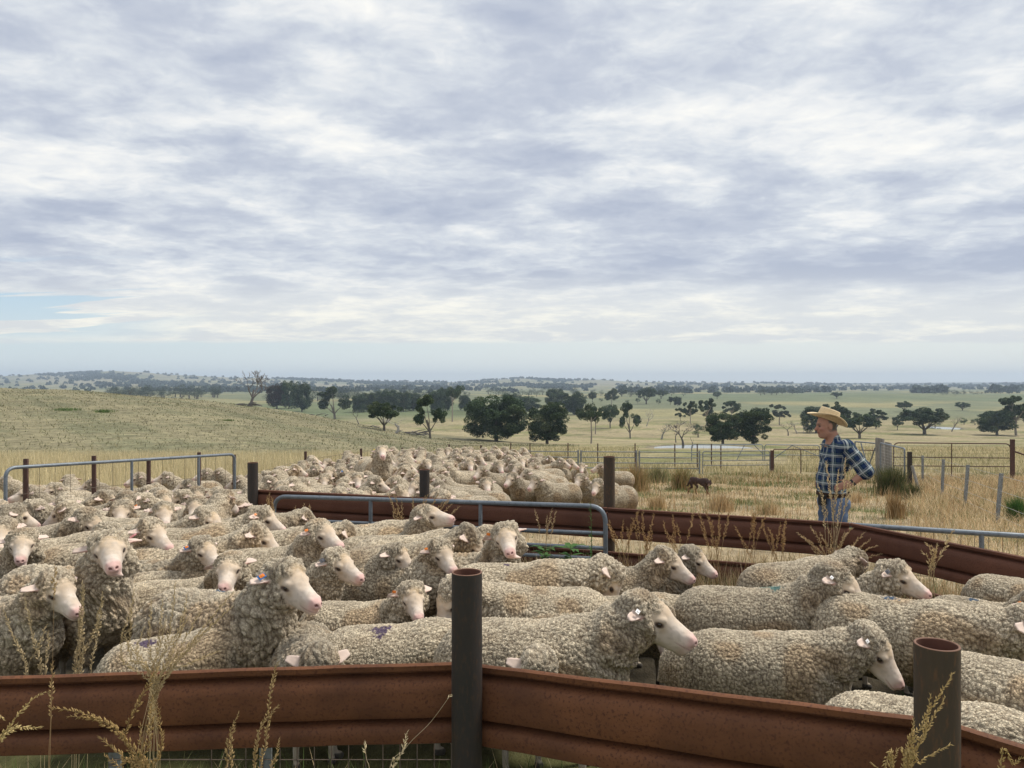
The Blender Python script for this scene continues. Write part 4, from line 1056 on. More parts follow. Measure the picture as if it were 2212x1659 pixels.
    for k in range(9000):
        if n > 105: break
        d = r.uniform(6.3, 22.5); lo = -60 if d < 20 else 560
        hi_ = 520 if d < 9.9 else (960 if d < 16 else 1130)
        if d > 14: lo = 560 if d > 16 else 420
        vx = r.uniform(lo, hi_); x = (vx-CX)/F*d
        by = r.choice((0, 180, 175, -170, 5, -20, 160, 90, -60)) + r.uniform(-15, 15)
        if d > np.interp(vx, FX, FD)-.9: continue
        if not free(x, d, .47 if d > 9 else .52): continue
        far = d > 13.5; hy = by + r.uniform(-25, 25) if r.random() < .4 else r.choice((-95, -60, -130, -20, -160, 175)) + r.uniform(-15, 15); hy = by + max(-100, min(100, (hy-by+180) % 360-180))
        hd = 'right' if abs(((hy+180) % 360)-180) < 50 else ('left' if abs(((hy+180) % 360)-180) > 130 else ('away' if (hy % 360) < 180 else 'the camera'))
        where = 'packed far mob behind the rusty rail' if vx > 530 else 'packed left mob behind the front sheep'
        o = S(0, 0, hy, by, -18 if d < 11 else r.uniform(-12, 2), -25, d=d, near=False) if False else None
        kp = pose_pts(np.array([(.565,0,1.055)]), radians(hy-by), radians(4 if d < 11 else 8), radians(-4))[0]
        z = gz(x, d)+kp[2]*.89; vy = CY+F*(HC-z)/d
        S(vx, vy, hy, by, 4 if d < 11 else 8, -4, d=d, near=False,
          label='woolly sheep facing %s in the %s' % (hd, where), group='sheep facing %s, %s' % (hd, where)); n += 1
build_sheep()
# ---------------------------------------------------------------- rails, posts, gates
PROF_ = [(0.0,.000),(.025,.010),(.05,.012),(.085,.004),(.115,-.036),(.155,-.040),(.20,.002),(.27,.022),(.36,.030),(.50,.033),(.60,.031),(.655,.024),(.685,-.030),(.725,-.034),(.765,.008),(.83,.030),(.90,.034),(.96,.026),(1.0,.012)]
PROF = [(0,0),(.02,.012),(.085,.010),(.12,-.030),(.155,-.032),(.19,.010),(.225,.024),(.35,.029),(.50,.031),(.62,.029),(.655,.024),(.69,-.022),(.725,-.024),(.755,.018),(.785,.029),(.88,.031),(.97,.027),(1,.010)]
def rail_beam(A, B, hgt, label, name='guard_rail', mat='rust', group=None, lap=0.0):
    """corrugated crash-barrier beam from A to B (top edge), face towards the camera side"""
    A = np.array(A, float); B = np.array(B, float); u = B-A; L = np.linalg.norm(u); u /= L
    A = A-u*lap; nrm = np.array((u[1], -u[0], 0)); nrm /= np.linalg.norm(nrm)
    if nrm[1] > 0: nrm = -nrm
    r = random.Random(hash_(label)); n = max(2, int(L/.12)); V = []; Fs = []; m = len(PROF)
    for i in range(n+1):
        c = A + (B-A)*i/n; dent = .003*math.sin(i*1.7+r.random()) + .004*math.sin(i*.31+1)
        for side in (0, 1):
            for (f, o) in PROF: V.append(c + nrm*(o + dent - side*.005) + np.array((0, 0, -f*hgt)))
    for i in range(n):
        a = i*2*m; b = a+2*m
        for k in range(m-1):
            Fs.append((a+k, a+k+1, b+k+1, b+k)); Fs.append((a+m+k, b+m+k, b+m+k+1, a+m+k+1))
        Fs.append((a, b, b+m, a+m)); Fs.append((a+m-1, a+2*m-1, b+2*m-1, b+m-1))
    for a in (0, n*2*m):
        for k in range(m-1): Fs.append((a+k, a+m+k, a+m+k+1, a+k+1))
    me = bpy.data.meshes.new(name); c0 = (A+B)/2; me.from_pydata([tuple(v-c0) for v in V], [], Fs); me.update()
    me.polygons.foreach_set('use_smooth', np.ones(len(me.polygons), bool)); me.set_sharp_from_angle(angle=radians(50))
    o = link(name, me, None, (M[mat],)); o.location = c0; tag(o, label, 'rail', group); return o
def pipe_post(vx, d, vytop, dia, label, group=None, depth_in=.35, mat='post'):
    top = U(vx, vytop, d); zb = gz(top[0], top[1])-.1; H = top[2]-zb
    e = empty('pipe_post', (top[0], top[1], zb)); r = dia/2; n = 40
    def ring(rr, z): return [(rr*cos(2*pi*k/n), rr*sin(2*pi*k/n), z) for k in range(n)]
    def shell(rings, name, mat):
        V = [p for q in rings for p in q]; Fs = [(i*n+k, i*n+(k+1) % n, (i+1)*n+(k+1) % n, (i+1)*n+k) for i in range(len(rings)-1) for k in range(n)]
        me = bpy.data.meshes.new(name); me.from_pydata(V, [], Fs); me.update(); me.polygons.foreach_set('use_smooth', np.ones(len(me.polygons), bool)); return link(name, me, e, (M[mat],))
    shell([ring(r, 0)] + [ring(r*(1+.004*math.sin(k)), H*k/12) for k in range(1, 12)] + [ring(r, H-.002)], 'shaft', mat)
    shell([ring(r, H-.002), ring(r-.001, H), ring(r-.0055, H), ring(r-.0065, H-.002)], 'rim', 'rim')
    shell([ring(r-.0065, H-.002), ring(r-.0065, H-depth_in), [(0,0,H-depth_in)]*n], 'bore', 'inner')
    tag(e, label, 'post', group); return e
def mesh_panel(mb, O, ux, L, z0, z1, nx, zs, r=.0022):
    for k in range(nx+1): p = O+ux*(L*k/nx); mb.tube([p+np.array((0,0,z0)), p+np.array((0,0,z1))], r, 4, False)
    for z in zs: mb.tube([O+np.array((0,0,z)), O+ux*L+np.array((0,0,z))], r, 4, False)
def gate(A, B, h, zs, stiles, label, mat='galv', dia=.04, wire=None, nx=0, corner=.12, name='farm_gate', wzs=(), braces=(), cat='gate', round_=(1,1), closed=True):
    """pipe gate: A, B are the two top corners; h = height; zs = drops of inner rails"""
    A = np.array(A, float); B = np.array(B, float); u = B-A; L = math.hypot(u[0], u[1]); e = empty(name, A-np.array((0,0,h)))
    dz = u[2]; U_ = np.array((u[0], u[1], dz))
    def Pt(f, drop): return U_*f + np.array((0, 0, h-drop))
    loop = [Pt(0, h), Pt(0, 0), Pt(1, 0), Pt(1, h)]
    mb = MB(); c = fillet(loop, corner, 7); mb.tube(c + ([c[0]] if closed and False else []), dia/2, 12); mb.build('frame', M[mat], e)
    for z in zs: q = MB(); q.tube([Pt(0, z), Pt(1, z)], dia*.42, 10); q.build('rail', M[mat], e)
    for f in stiles: q = MB(); q.tube([Pt(f, 0), Pt(f, h)], dia*.45, 10); q.build('stile', M[mat], e)
    for (f0, z0, f1, z1) in braces: q = MB(); q.tube([Pt(f0, z0), Pt(f1, z1)], dia*.42, 10); q.build('brace', M[mat], e)
    if wire:
        q = MB()
        for k in range(1, nx): q.tube([Pt(k/nx, .0), Pt(k/nx, h)], .0028, 4, False)
        for z in wzs: q.tube([Pt(0, z), Pt(1, z)], .0028, 4, False)
        q.build('wire_mesh', M[wire], e, False)
    tag(e, label, cat); return e
def picket(vx, vytop, d, label, w=.05, group=None, mat='brown_pipe', leanx=0., flat=True, zb=None):
    top = U(vx, vytop, d); z0 = gz(top[0], top[1])-.05; e = bpy.data.objects; H = top[2]-z0; mb = MB()
    if flat:      # star-section steel picket
        for a in (0, 2*pi/3, 4*pi/3):
            R = np.array(Matrix.Rotation(a, 3, 'Z')); mb.box((R@np.array((w*.28, 0, H/2))), (w*.56, w*.12, H), R)
    else: mb.box((0,0,H/2), (w, w*.7, H)); mb.box((0,0,H-.03), (w*1.06, w*.76, .01))
    sh = MB(); sh.v = [v + np.stack([-leanx*(H-v[:, 2]), 0*v[:, 2], 0*v[:, 2]], 1) for v in mb.v]; sh.f = mb.f
    o = sh.build('steel_picket' if flat else 'steel_post', M[mat], None, False); o.location = (top[0], top[1], z0); tag(o, label, 'post', group); return o
def build_rails():
    # front rail
    L0 = U(-160, 1466, 3.06); P1 = U(1008, 1430, 3.02); P1b = U(1010, 1431, 3.02); P2 = U(2010, 1553, 2.25); R2 = U(2420, 1672, 2.04)
    rail_beam(L0, P1, .312, 'rusty corrugated guard rail across the bottom left, in front of the sheep')
    rail_beam(P1b+np.array((.004,0,0)), P2, .312, 'rusty corrugated guard rail sloping down to the right between the two pipe posts')
    rail_beam(P2+np.array((.03,0,0)), R2, .312, 'rusty guard rail end in the bottom right corner beyond the post')
    pipe_post(1008.5, 2.92, 1235, .1165, 'tall dark open topped pipe post at the bottom centre')
    pipe_post(2024, 2.14, 1391, .1165, 'dark open topped pipe post at the bottom right, nearest the camera', mat='post_brown')
    # mesh panel under the front rail
    a = U(235, 1600, 3.14); b = U(975, 1600, 3.14); z0 = gz(0, 3.1); e = empty('wire_mesh_panel', (a[0], a[1], z0)); L = b[0]-a[0]; H = HC-(1590-CY)/F*3.14-z0; O = np.zeros(3)
    q = MB(); mesh_panel(q, np.array((.42,0,0)), np.array((1.,0,0)), L-.42, 0, H, 14, (.08,.2,.31)); q.tube([(0,0,.31),(.42,0,.31)], .003, 4); q.build('mesh', M['wire'], e, False)
    for vx in (245, 572):
        x = (vx-CX)/F*3.14 - a[0]; q = MB(); q.box((x, .012, H/2), (.05, .008, H)); q.build('upright', M['galv_dull'], e, False)
    tag(e, 'rusty wire mesh under the front rail left of the pipe post', 'fence')
    # middle rail
    T = lambda vx, vy, d: U(vx, vy, d)
    p1, p2, p3, p4, p5 = T(540, 1056.5, 9.24), T(917, 1075, 8.6), T(1312, 1096, 7.9), T(1835, 1129, 7.05), T(2600, 1279, 4.9)
    dn = np.array((0, 0, -.45)); bk = np.array((0, .02, 0))
    rail_beam(p1, p2, .315, 'rusty rail at the left end of the middle fence, behind the gate corner', mat='rust_dark')
    rail_beam(p2+np.array((.01,-.003,0)), p3, .315, 'rusty rail behind the galvanised gate, between the second and third posts', mat='rust_dark')
    rail_beam(p3+np.array((.01,-.003,0)), p4, .315, 'rusty rail from the third post to the bend below the man', mat='rust_dark')
    rail_beam(p4+np.array((.01,-.003,0)), p5, .315, 'rusty rail running from the bend to the right edge', mat='rust_dark')
    rail_beam(p2+dn, p3+dn, .30, 'lower rusty rail behind the galvanised gate', mat='rust_dark')
    rail_beam(p3+dn+np.array((.01,0,0)), p4+dn, .30, 'lower rusty rail behind grass below the bend', mat='rust_dark')
    rail_beam(p4+dn+np.array((.01,0,0)), p5+dn, .30, 'lower rusty rail behind the pale faced sheep at the right', mat='rust_dark')
    pipe_post(546, 9.16, 999, .122, 'dark pipe post at the left end of the middle rail')
    pipe_post(917, 8.68, 1014, .114, 'dark pipe post rising behind the middle of the gate')
    pipe_post(1316, 8.0, 986, .118, 'tallest brown pipe post in the middle distance', mat='post_brown')
    q = T(1822, 1185, 7.2); z0 = gz(q[0], q[1])
    mb = MB(); mb.box((0,0,(q[2]-z0)/2), (.055,.05,q[2]-z0)); o = mb.build('steel_post', M['galv_dull'], None, False); o.location = (q[0], q[1], z0); tag(o, 'short grey upright beneath the bend of the rusty rail', 'post')
    # galvanised gate in front of the middle rail
    def gd(vx, back=.30): return 8.24/(1+.35*(vx-CX)/F) - back
    A = U(592, 1072, gd(592)); B = U(1308, 1094, gd(1308)); dd = gd(1178)
    zs = [(v-1090)/F*dd for v in (1147, 1178, 1201, 1232)]
    gate(A, B, 1.0, zs, ((810-592)/716*1.07, .66, ), 'galvanised pipe gate with rounded corners leaning in front of the rusty rail', dia=.047, corner=.17)
    A = U(1820, 1133, 7.5); B = U(2560, 1180, 6.6)
    gate(A, B, 1.0, (.9,), (.015, .437,), 'galvanised pipe gate with wire mesh behind the bent rail at the right', dia=.05, wire='wire', nx=24, wzs=(.2,.32,.44,.56,.68,.8), corner=.05)
    # left gate and its posts
    gA = U(12, 1011, 9.4); gB = U(507, 981, 13.0)
    gate(gA, gB, 1.0, (), (.47, .795), 'galvanised gate with rounded ends standing above the left mob', dia=.045, wire='wire', nx=18, wzs=(.34,.55,.75), corner=.13)
    for vx, vy, lab in ((56, 991, 'leftmost steel post behind the left gate'), (203, 984.5, 'second steel post behind the left gate'), (321, 990, 'third steel post behind the left gate, flush with its rail'), (430, 977, 'fourth steel post, tallest above the left gate'), (506, 982, 'steel post just past the right end of the left gate')):
        tf = (vx-CX)/F; dd = (9.4+ (13-9.4)*1.0*(vx-12)/495*.80 + (.2*3.6*((vx-12)/495)**2)) + .12; picket(vx, vy, dd, lab, .050, flat=False)
    FL = [(506, 982, 13.2), (660, 975, 18.5), (780, 969, 21.6), (869, 967, 24), (970, 960, 26.8), (1005, 962, 27.8), (1039, 962, 28.8)]
    for i, (vx, vy, d) in enumerate(FL[1:]):
        picket(vx, vy, d, ('dark picket above the far mob, %s of the climbing sheep' % ('left' if vx < 800 else 'right')) + (', %s' % ('leftmost','next to it','nearest on that side','slanting','short','at the pipe fence corner')[i]), .058, leanx=-.06 if vx == 970 else 0, flat=False)
    mb = MB()
    for hh in (.35, .62, .88):
        pts = []
        for (vx, vy, d) in FL: p = U(vx, vy, d); pts.append((p[0], p[1], gz(p[0], p[1])+hh))
        mb.tube(pts, .004, 4, False)
    for i in range(len(FL)-1):
        a = U(*FL[i]); b = U(*FL[i+1])
        for k in range(14):
            p = a+(b-a)*k/14; z = gz(p[0], p[1]); mb.tube([(p[0],p[1],z+.1),(p[0],p[1],z+.88)], .0035, 3, False)
    o = mb.build('wire_fence', M['wire'], None, False); tag(o, 'thin rusty wire fence behind the far mob, along the tall dry grass', 'fence')
    # far yard of pipe panels
    dF = 30.5
    px = [(1040, 963), (1138, 970), (1252, 970), (1378, 971), (1514, 972)]
    for i in range(4):
        x0, x1 = px[i][0], px[i+1][0]; e = empty('yard_panel', U(x0, 1020, dF)); e.location.z = gz(e.location.x, dF); base = np.array(e.location)
        for v0, v1 in ((974,975),(986,987),(998,998.5),(1009,1009.5)):
            a = U(x0+2, v0+(i*.8), dF)-base; b = U(x1-2, v1+(i*.8), dF)-base; q = MB(); q.tube([a, b], .021, 8); q.build('rail', M['galv_dull'], e)
        for x in (x0+3, x1-3): q = MB(); a = U(x, 971+i*.8, dF)-base; q.tube([a, (a[0], a[1], -.05)], .035, 8); q.build('upright', M['galv_dull'], e)
        tag(e, 'pipe rail yard panel of the far fence, %s' % ('at its left end above the mob', 'second from the left', 'behind the tallest brown post', 'right of the tallest brown post')[i], 'fence panel')
    gate(U(1518, 975, dF), U(1663, 974, dF), .93, (.19,.37,.56), (), 'far gate of four pipe rails left of the brown post', 'galv_dull', .04, corner=.1)
    gate(U(1671, 970.5, dF), U(1772, 971.5, dF+.3), .95, (), (.58,), 'mesh gate in the far fence just left of the man', 'brown_pipe', .04, wire='wire', nx=10, wzs=(.15,.3,.45,.6,.75,.9), corner=.06)
    gate(U(1776, 971.5, dF+.3), U(1892, 972.5, dF+.5), .95, (), (.5,), 'mesh gate in the far fence behind the man', 'brown_pipe', .04, wire='wire', nx=10, wzs=(.15,.3,.45,.6,.75,.9), corner=.06)
    picket(1667.5, 973, dF-.1, 'brown square post between the far pipe gate and the mesh gate', .10, flat=False)
    for i, (vx, vy) in enumerate(((1064,964),(1103,957),(1144.6,958),(1226.7,957),(1291,958),(1371.6,958),(1457.5,959),(1506,959),(1536.6,958.7),(1557,962))):
        picket(vx, vy, 32.3, 'thin steel picket in the row behind the far pipe fence', .05, group='row of pickets behind the far pipe fence', mat='brown_pipe')
    gate(U(1494, 960.5, 42), U(1648, 960.5, 42), 1.15, (.55,), (), 'pale far gate with a brace in front of the dam', 'galv', .05, wire='wire', nx=12, wzs=(.3,.55,.8), braces=((.60,1.1,.74,.03),(.88,.03,1,.5)), corner=.15)
    gate(U(1652, 960.5, 42), U(1770, 962, 42), 1.15, (.55,), (), 'pale far gate with a brace behind the mesh gate', 'galv', .05, wire='wire', nx=10, wzs=(.3,.55,.8), braces=((.0,1.1,.5,.03),(.5,.03,1,.6)), corner=.15)
    gate(U(1847, 954, 28.5), U(1893, 958, 27.6), .95, (), (.0,), 'small braced gate right behind the man, left of the wooden post', 'galv', .05, wire='wire', nx=6, wzs=(.2,.4,.6,.8), braces=((.28,.03,.62,.93),(.95,.15,.62,.93)), corner=.05)
    for vx, w, lab in ((1901, .31, 'stout weathered wooden strainer post in the far fence'), (1919, .24, 'second wooden post half behind the slanted mesh gate')):
        top = U(vx, 947 if vx < 1910 else 956, 27 if vx < 1910 else 27.5); z0 = gz(top[0], top[1])-.05; H = top[2]-z0; mb = MB(); mb.tube([(0,0,0),(.01,0,H*.5),(-.005,0,H-.02),(0,0,H)], [w*.52, w*.5, w*.48, w*.44], 11)
        o = mb.build('wooden_post', M['wood'], None); o.location = (top[0], top[1], z0); tag(o, lab, 'post')
    gate(U(1902, 957, 26.6), U(1954, 969, 23.6), 1.0, (), (), 'mesh gate seen at a slant with a bright top rail by the wooden posts', 'galv', .05, wire='wire_pale', nx=16, wzs=(.1,.2,.3,.4,.5,.6,.7,.8,.9), corner=.08)
    gate(U(1930, 956.5, 27.8), U(2183, 958.5, 27.8), 1.2, (.52,.83), (.497,), 'wide mesh gate with rounded top corners at the right', 'brown_pipe', .042, wire='wire', nx=17, wzs=(.12,.24,.36,.48,.6,.72,.84,.96), corner=.22)
    picket(2187, 949, 27.6, 'tall brown post at the right end of the wide mesh gate', .13, flat=False)
    a = U(2191, 975, 27.6); b = U(2240, 992, 27.0); mb = MB(); mb.tube([a*0, b-a], .03, 8); o = mb.build('pipe_stay', M['brown_pipe'], None); o.location = a; tag(o, 'sloping pipe stay running off the right edge from the brown post', 'stay')
    picket(1965, 976, 23.6, 'blackened square post left of the leaning pickets', .115, flat=False, mat='post')
    a = U(1970, 1006, 23.4); b = U(1986, 1046, 23); b[2] = gz(b[0], b[1]); mb = MB(); mb.tube([a*0, b-a], .045, 7); o = mb.build('wooden_stay', M['wood'], None); o.location = a; tag(o, 'slanting wooden stay propping the blackened post', 'stay')
    pk = []
    for (x1, y1, x0, y0, lab) in ((1993, 984, 1993, 1046, 'first galvanised picket, farthest of the leaning row'), (2038, 992, 2034.6, 1075, 'second galvanised picket of the leaning row'), (2091, 1004, 2084, 1097, 'third galvanised picket of the leaning row'), (2163, 1022.6, 2154, 1130, 'nearest and most tilted galvanised picket of the row')):
        p = on_ground(x0, y0, 9); o = picket(x1, y1, p[1], lab, .075, mat='galv_dull', leanx=(x1-x0)/(y0-y1)); pk.append((U(x1, y1, p[1]), p))
    mb = MB()
    for f in (.05, .35, .62, .85):
        pts = [t*(1-f)+b*f for (t, b) in pk]; st = U(1968, 980+f*60, 23.5); en = pts[-1]+(pts[-1]-pts[-2])*.8; mb.tube([st]+pts+[en], .0035, 4, False)
    o = mb.build('fence_wires', M['wire_pale'], None, False); tag(o, 'slack pale wires strung through the leaning pickets', 'wire')
build_rails()
# ---------------------------------------------------------------- the man
def solid(name, fn, lo, hi, h, colfn, mat, parent=None, noise=None):
    V, Q = surface_nets(fn, lo, hi, h); N = vnormals(V, Q)
    if noise is not None: Vn = V+N*noise(V)[:, None]
    else: Vn = V
    me = npmesh(name, Vn, Q, True, colfn(V, N)); return link(name, me, parent, (mat,))
def build_man():
    skinm = colmat('skin', .6, .06, .3, 30); cloth = colmat('cloth', .9, .08, .1, 25); straw = colmat('straw', .75, .12, .2, 60)
    base = U(1797, 1272.5, 7.75); z0 = gz(base[0], base[1])
    LE, LW = (-.225,.26,1.235), (-.085,.235,1.105)       # left elbow and wrist (towards the camera)
    RE, RW = (-.26,-.30,1.24), (-.05,-.22,1.10)
    SL, SR = (-.06,.185,1.46), (-.06,-.185,1.46)
    HC_ = np.array((.055,0,1.655)); tilt = radians(-8)
    hx = np.array((cos(tilt),0,sin(tilt))); hz = np.array((-sin(tilt),0,cos(tilt)))
    def hd(x, y, z): return HC_+hx*x+hz*z+np.array((0,y,0))
    def arm(P, S, E, Wp, inflate=0., fore=True):
        d = sd_cap(P, S, E, .062+inflate, .048+inflate)
        if fore: d = smin(d, sd_cap(P, E, Wp, .046+inflate, .028+inflate), .03)
        return d
    def hand(P, s):
        Wp = np.array(LW if s > 0 else RW); y = Wp[1]; d = sd_ell(P, Wp+np.array((.045,-.012*s,-.012)), (.050,.020,.038))
        for k, (dz, ln) in enumerate(((.022,.060),(.004,.068),(-.014,.064),(-.030,.050))):
            a = Wp+np.array((.075,-.012*s,dz-.012)); b = a+np.array((.034,-.006*s,-.012+dz*.15)); c = b+np.array((ln*.5,-.016*s,-.026))
            f = smin(sd_cap(P, a, b, .0095,.009), sd_cap(P, b, c, .009,.0075), .004); d = smin(d, f, .006)
        t0 = Wp+np.array((.02,-.01*s,.022)); t1 = t0+np.array((.03,-.03*s,.014)); t2 = t1+np.array((.03,-.02*s,-.004))
        return smin(d, smin(sd_cap(P, t0, t1, .013,.010), sd_cap(P, t1, t2, .010,.008), .006), .008)
    def body(P):
        d = sd_ell(P, hd(-.012,0,.045), (.094,.076,.090)); d = smin(d, sd_ell(P, hd(.030,0,-.020), (.062,.060,.090)), .03)
        d = smin(d, sd_ell(P, hd(.058,0,-.085), (.030,.032,.022)), .025)              # chin
        d = smin(d, sd_cap(P, hd(.0,.045,-.055), hd(.045,.022,-.085), .022,.018), .02); d = smin(d, sd_cap(P, hd(.0,-.045,-.055), hd(.045,-.022,-.085), .022,.018), .02)
        d = smin(d, sd_cap(P, hd(.082,0,.028), hd(.112,0,-.012), .010,.014), .016)    # nose
        d = smin(d, sd_ell(P, hd(.080,0,.040), (.014,.05,.010)), .012)                # brow
        for s in (-1, 1):
            d = smax(d, -sd_ell(P, hd(.090,.030*s,.020), (.014,.016,.010)), .01); d = smin(d, sd_ell(P, hd(.078,.030*s,.019), (.012,.013,.010)), .004)
            d = smin(d, sd_ell(P, hd(.062,.038*s,-.012), (.026,.022,.020)), .015)
            e = sd_ell(P, hd(-.012,.078*s,.002), (.020,.010,.034)); e = smax(e, -sd_ell(P, hd(-.006,.089*s,.004), (.011,.006,.020)), .004); d = smin(d, e, .008)
        d = smin(d, sd_ell(P, hd(.089,0,-.036), (.012,.026,.007)), .006); d = smin(d, sd_ell(P, hd(.087,0,-.051), (.012,.022,.008)), .006)
        d = smax(d, -sd_ell(P, hd(.106,0,-.0435), (.014,.026,.0025)), .003)
        d = smin(d, sd_cap(P, (.015,0,1.60), (-.035,0,1.46), .062,.070), .03)
        t = sd_ell(P, (-.03,0,1.33), (.118,.185,.20)); t = smin(t, sd_ell(P, (.02,0,1.10), (.115,.16,.15)), .08); t = smin(t, sd_ell(P, (-.02,0,.93), (.125,.165,.14)), .08)
        d = smin(d, t, .05)
        for s, S, E, Wp in ((1,SL,LE,LW),(-1,SR,RE,RW)):
            d = smin(d, arm(P, S, E, Wp), .03); d = smin(d, hand(P, s), .015)
            d = smin(d, sd_cap(P, (-.01,.09*s,.90), (.01,.10*s,.50), .082,.055), .03); d = smin(d, sd_cap(P, (.01,.10*s,.50), (-.02,.10*s,.10), .052,.038), .03)
            d = smin(d, sd_ell(P, (.03,.10*s,.045), (.12,.042,.04)), .02)
        return d
    def bcol(V, N):
        C = np.broadcast_to(np.array((.42,.225,.155)), V.shape).copy(); q = V-HC_; x = q@hx; z = q@hz; a = np.abs(V[:,1])
        def lay(A, c, w): w = np.clip(w, 0, 1)[:, None]; return A*(1-w)+np.array(c)*w
        C = lay(C, (.44,.19,.14), sstep(.03,.0,np.hypot(x-.10, z+.005))*.6); C = lay(C, (.40,.17,.13), sstep(.03,.01,np.hypot(x-.06, z+.01))*.5)
        C = lay(C, (.30,.12,.10), sstep(.012,.006,np.abs(z+.043))*sstep(.075,.085,x)*sstep(.03,.02,a))
        C = lay(C, (.05,.035,.03), sstep(.011,.007,np.hypot((a-.031)*.6, z-.020))*sstep(.07,.078,x)); C = lay(C, (.16,.11,.08), sstep(.007,.004,np.abs(z-.042))*sstep(.06,.075,x)*sstep(.05,.04,a))
        hair = sstep(.015,-.01,x)*sstep(-.06,-.03,z)*(1-sstep(.028,.018,np.hypot(x+.012, (z-.002)*.6))*(a>.06)); C = lay(C, (.10,.085,.07), hair*(V[:,2]>1.55))
        C = lay(C, (.33,.20,.15), sstep(-.04,-.08,z)*sstep(.02,.05,x)*.4*(V[:,2]>1.5))
        return C
    man = solid('person', body, (-.42,-.40,-.01), (.26,.40,1.80), .0085, bcol, skinm)
    man.location = (base[0], base[1], z0); man.rotation_euler = (0, 0, pi); 
    # (local +x is the way he faces, to the left of the picture; local +y then points at the camera)
    def shirt(P):
        t = sd_ell(P, (-.03,0,1.335), (.128,.198,.205)); t = smin(t, sd_ell(P, (.030,0,1.11), (.118,.170,.155)), .09); t = smin(t, sd_ell(P, (-.01,0,1.00), (.132,.172,.07)), .05)
        for s, S, E in ((1,SL,LE),(-1,SR,RE)):
            S = np.array(S); E = np.array(E); Wq = np.array(LW if s > 0 else RW); t = smin(t, sd_cap(P, S, E, .082, .070), .05)
            c = E+(Wq-E)*.10; t = smin(t, sd_cap(P, E, c, .070, .066), .03); cu = E+(Wq-E)*.02; cv_ = E+(Wq-E)*.17; t = smin(t, sd_cap(P, cu, cv_, .064,.062), .008)
        t = smin(t, sd_cap(P, (-.02,0,1.50), (-.012,0,1.525), .080,.078), .02)     # collar stand
        t = smin(t, sd_ell(P, (.075,.045,1.475), (.032,.040,.012)), .006); t = smin(t, sd_ell(P, (.075,-.045,1.475), (.032,.040,.012)), .006)
        t = smin(t, sd_ell(P, (.100,.085,1.30), (.020,.052,.055)), .006)            # pocket
        t = smax(t, -sd_cap(P, (.02,0,1.49), (.01,0,1.70), .066,.072), .008); t = smax(t, -sd_ell(P, (.115,0,1.50), (.045,.022,.07)), .01)
        return smax(t, .965-P[..., 2], .006)
    def scol(V, N):
        an = np.arctan2(V[:,1], V[:,0]+.02)*.165; v = V[:,2].copy(); u = an
        for s, S, E in ((1,SL,LE),(-1,SR,RE)):
            S = np.array(S); E = np.array(E); Wq = np.array(LW if s > 0 else RW); ax_ = (E-S)/np.linalg.norm(E-S); q = V-S; tt = q@ax_
            r_ = q-tt[:, None]*ax_; ra = np.linalg.norm(r_, axis=1); sel = (V[:,1]*s > .10) & (tt > .02) & (ra < .105) & ((V[:,1]*s > .215) | (V[:,0] < -.17))
            b1 = np.cross(ax_, (0,0,1.)); b1 /= np.linalg.norm(b1); b2 = np.cross(ax_, b1)
            u = np.where(sel, np.arctan2(r_@b1, r_@b2)*.075, u); v = np.where(sel, tt, v)
        pk = (V[:,1] > .035) & (V[:,1] < .135) & (V[:,2] > 1.245) & (V[:,2] < 1.355) & (V[:,0] > .085)
        u0 = np.where(pk, (u+v)*.72, u); v = np.where(pk, (v-u)*.72, v); u = u0
        def band(x, p, c, w): f = (x/p) % 1.0; return sstep(w, w*.45, np.abs(((f-c+.5) % 1)-.5)*p)
        navy = np.array((.010,.019,.062)); blue = np.array((.024,.05,.115)); wh = np.array((.52,.56,.52)); gn = np.array((.16,.24,.20))
        C = np.broadcast_to(navy, V.shape).copy()
        for x in (u, v):
            b = band(x, .092, .5, .017)[:, None]; C = C*(1-.55*b)+blue*.55*b
        for x in (u, v):
            w = band(x, .092, .0, .0075)[:, None]*.75; C = C*(1-w)+wh*w; w = band(x, .092, .2, .005)[:, None]*.5; C = C*(1-w)+gn*w; w = band(x, .092, .82, .0045)[:, None]*.42; C = C*(1-w)+wh*w
        return C
    def wr(V): return (vnoise(V*np.array((1,1,2.2)), 11, 3)-.5)*.016 + (vnoise(V, 30, 4)-.5)*.005
    solid('shirt', shirt, (-.42,-.42,.94), (.22,.42,1.60), .0065, scol, cloth, man, wr)
    def jeans(P):
        t = sd_ell(P, (-.015,0,.90), (.140,.182,.13))
        for s in (-1, 1):
            t = smin(t, sd_cap(P, (-.015,.092*s,.86), (.01,.102*s,.50),   .108,.080), .04); t = smin(t, sd_cap(P, (.01,.102*s,.50), (-.02,.10*s,.07), .070,.062), .03)
        t = smin(t, sd_ell(P, (-.06,0,.88), (.085,.14,.10)), .04)
        return smax(t, P[..., 2]-.985, .006)
    def jcol(V, N):
        n = vnoise(V, 9, 8); C = np.array((.06,.095,.165))*(1-n[:, None]) + np.array((.15,.20,.29))*n[:, None]
        k = sstep(.06, .0, np.abs(V[:,2]-.62))*sstep(.0,.06,V[:,0]); C = C+k[:, None]*.07
        seam = sstep(.006,.003,np.abs(V[:,0]+.01-.0))*(np.abs(V[:,1])>.12); return C*(1-.4*seam[:, None])
    def wr2(V): return (vnoise(V*np.array((1,1,1.6)), 13, 13)-.5)*.018
    solid('jeans', jeans, (-.25,-.26,.02), (.22,.26,1.0), .0085, jcol, cloth, man, wr2)
    def belt(P):
        a = sd_ell(P, (-.012,0,.975), (.150,.190,.5)); return smax(np.abs(a)-.004, np.abs(P[..., 2]-.985)-.019, .002)
    solid('belt', belt, (-.20,-.22,.95), (.20,.22,1.02), .006, lambda V, N: np.broadcast_to(np.array((.05,.03,.022)), V.shape), cloth, man)
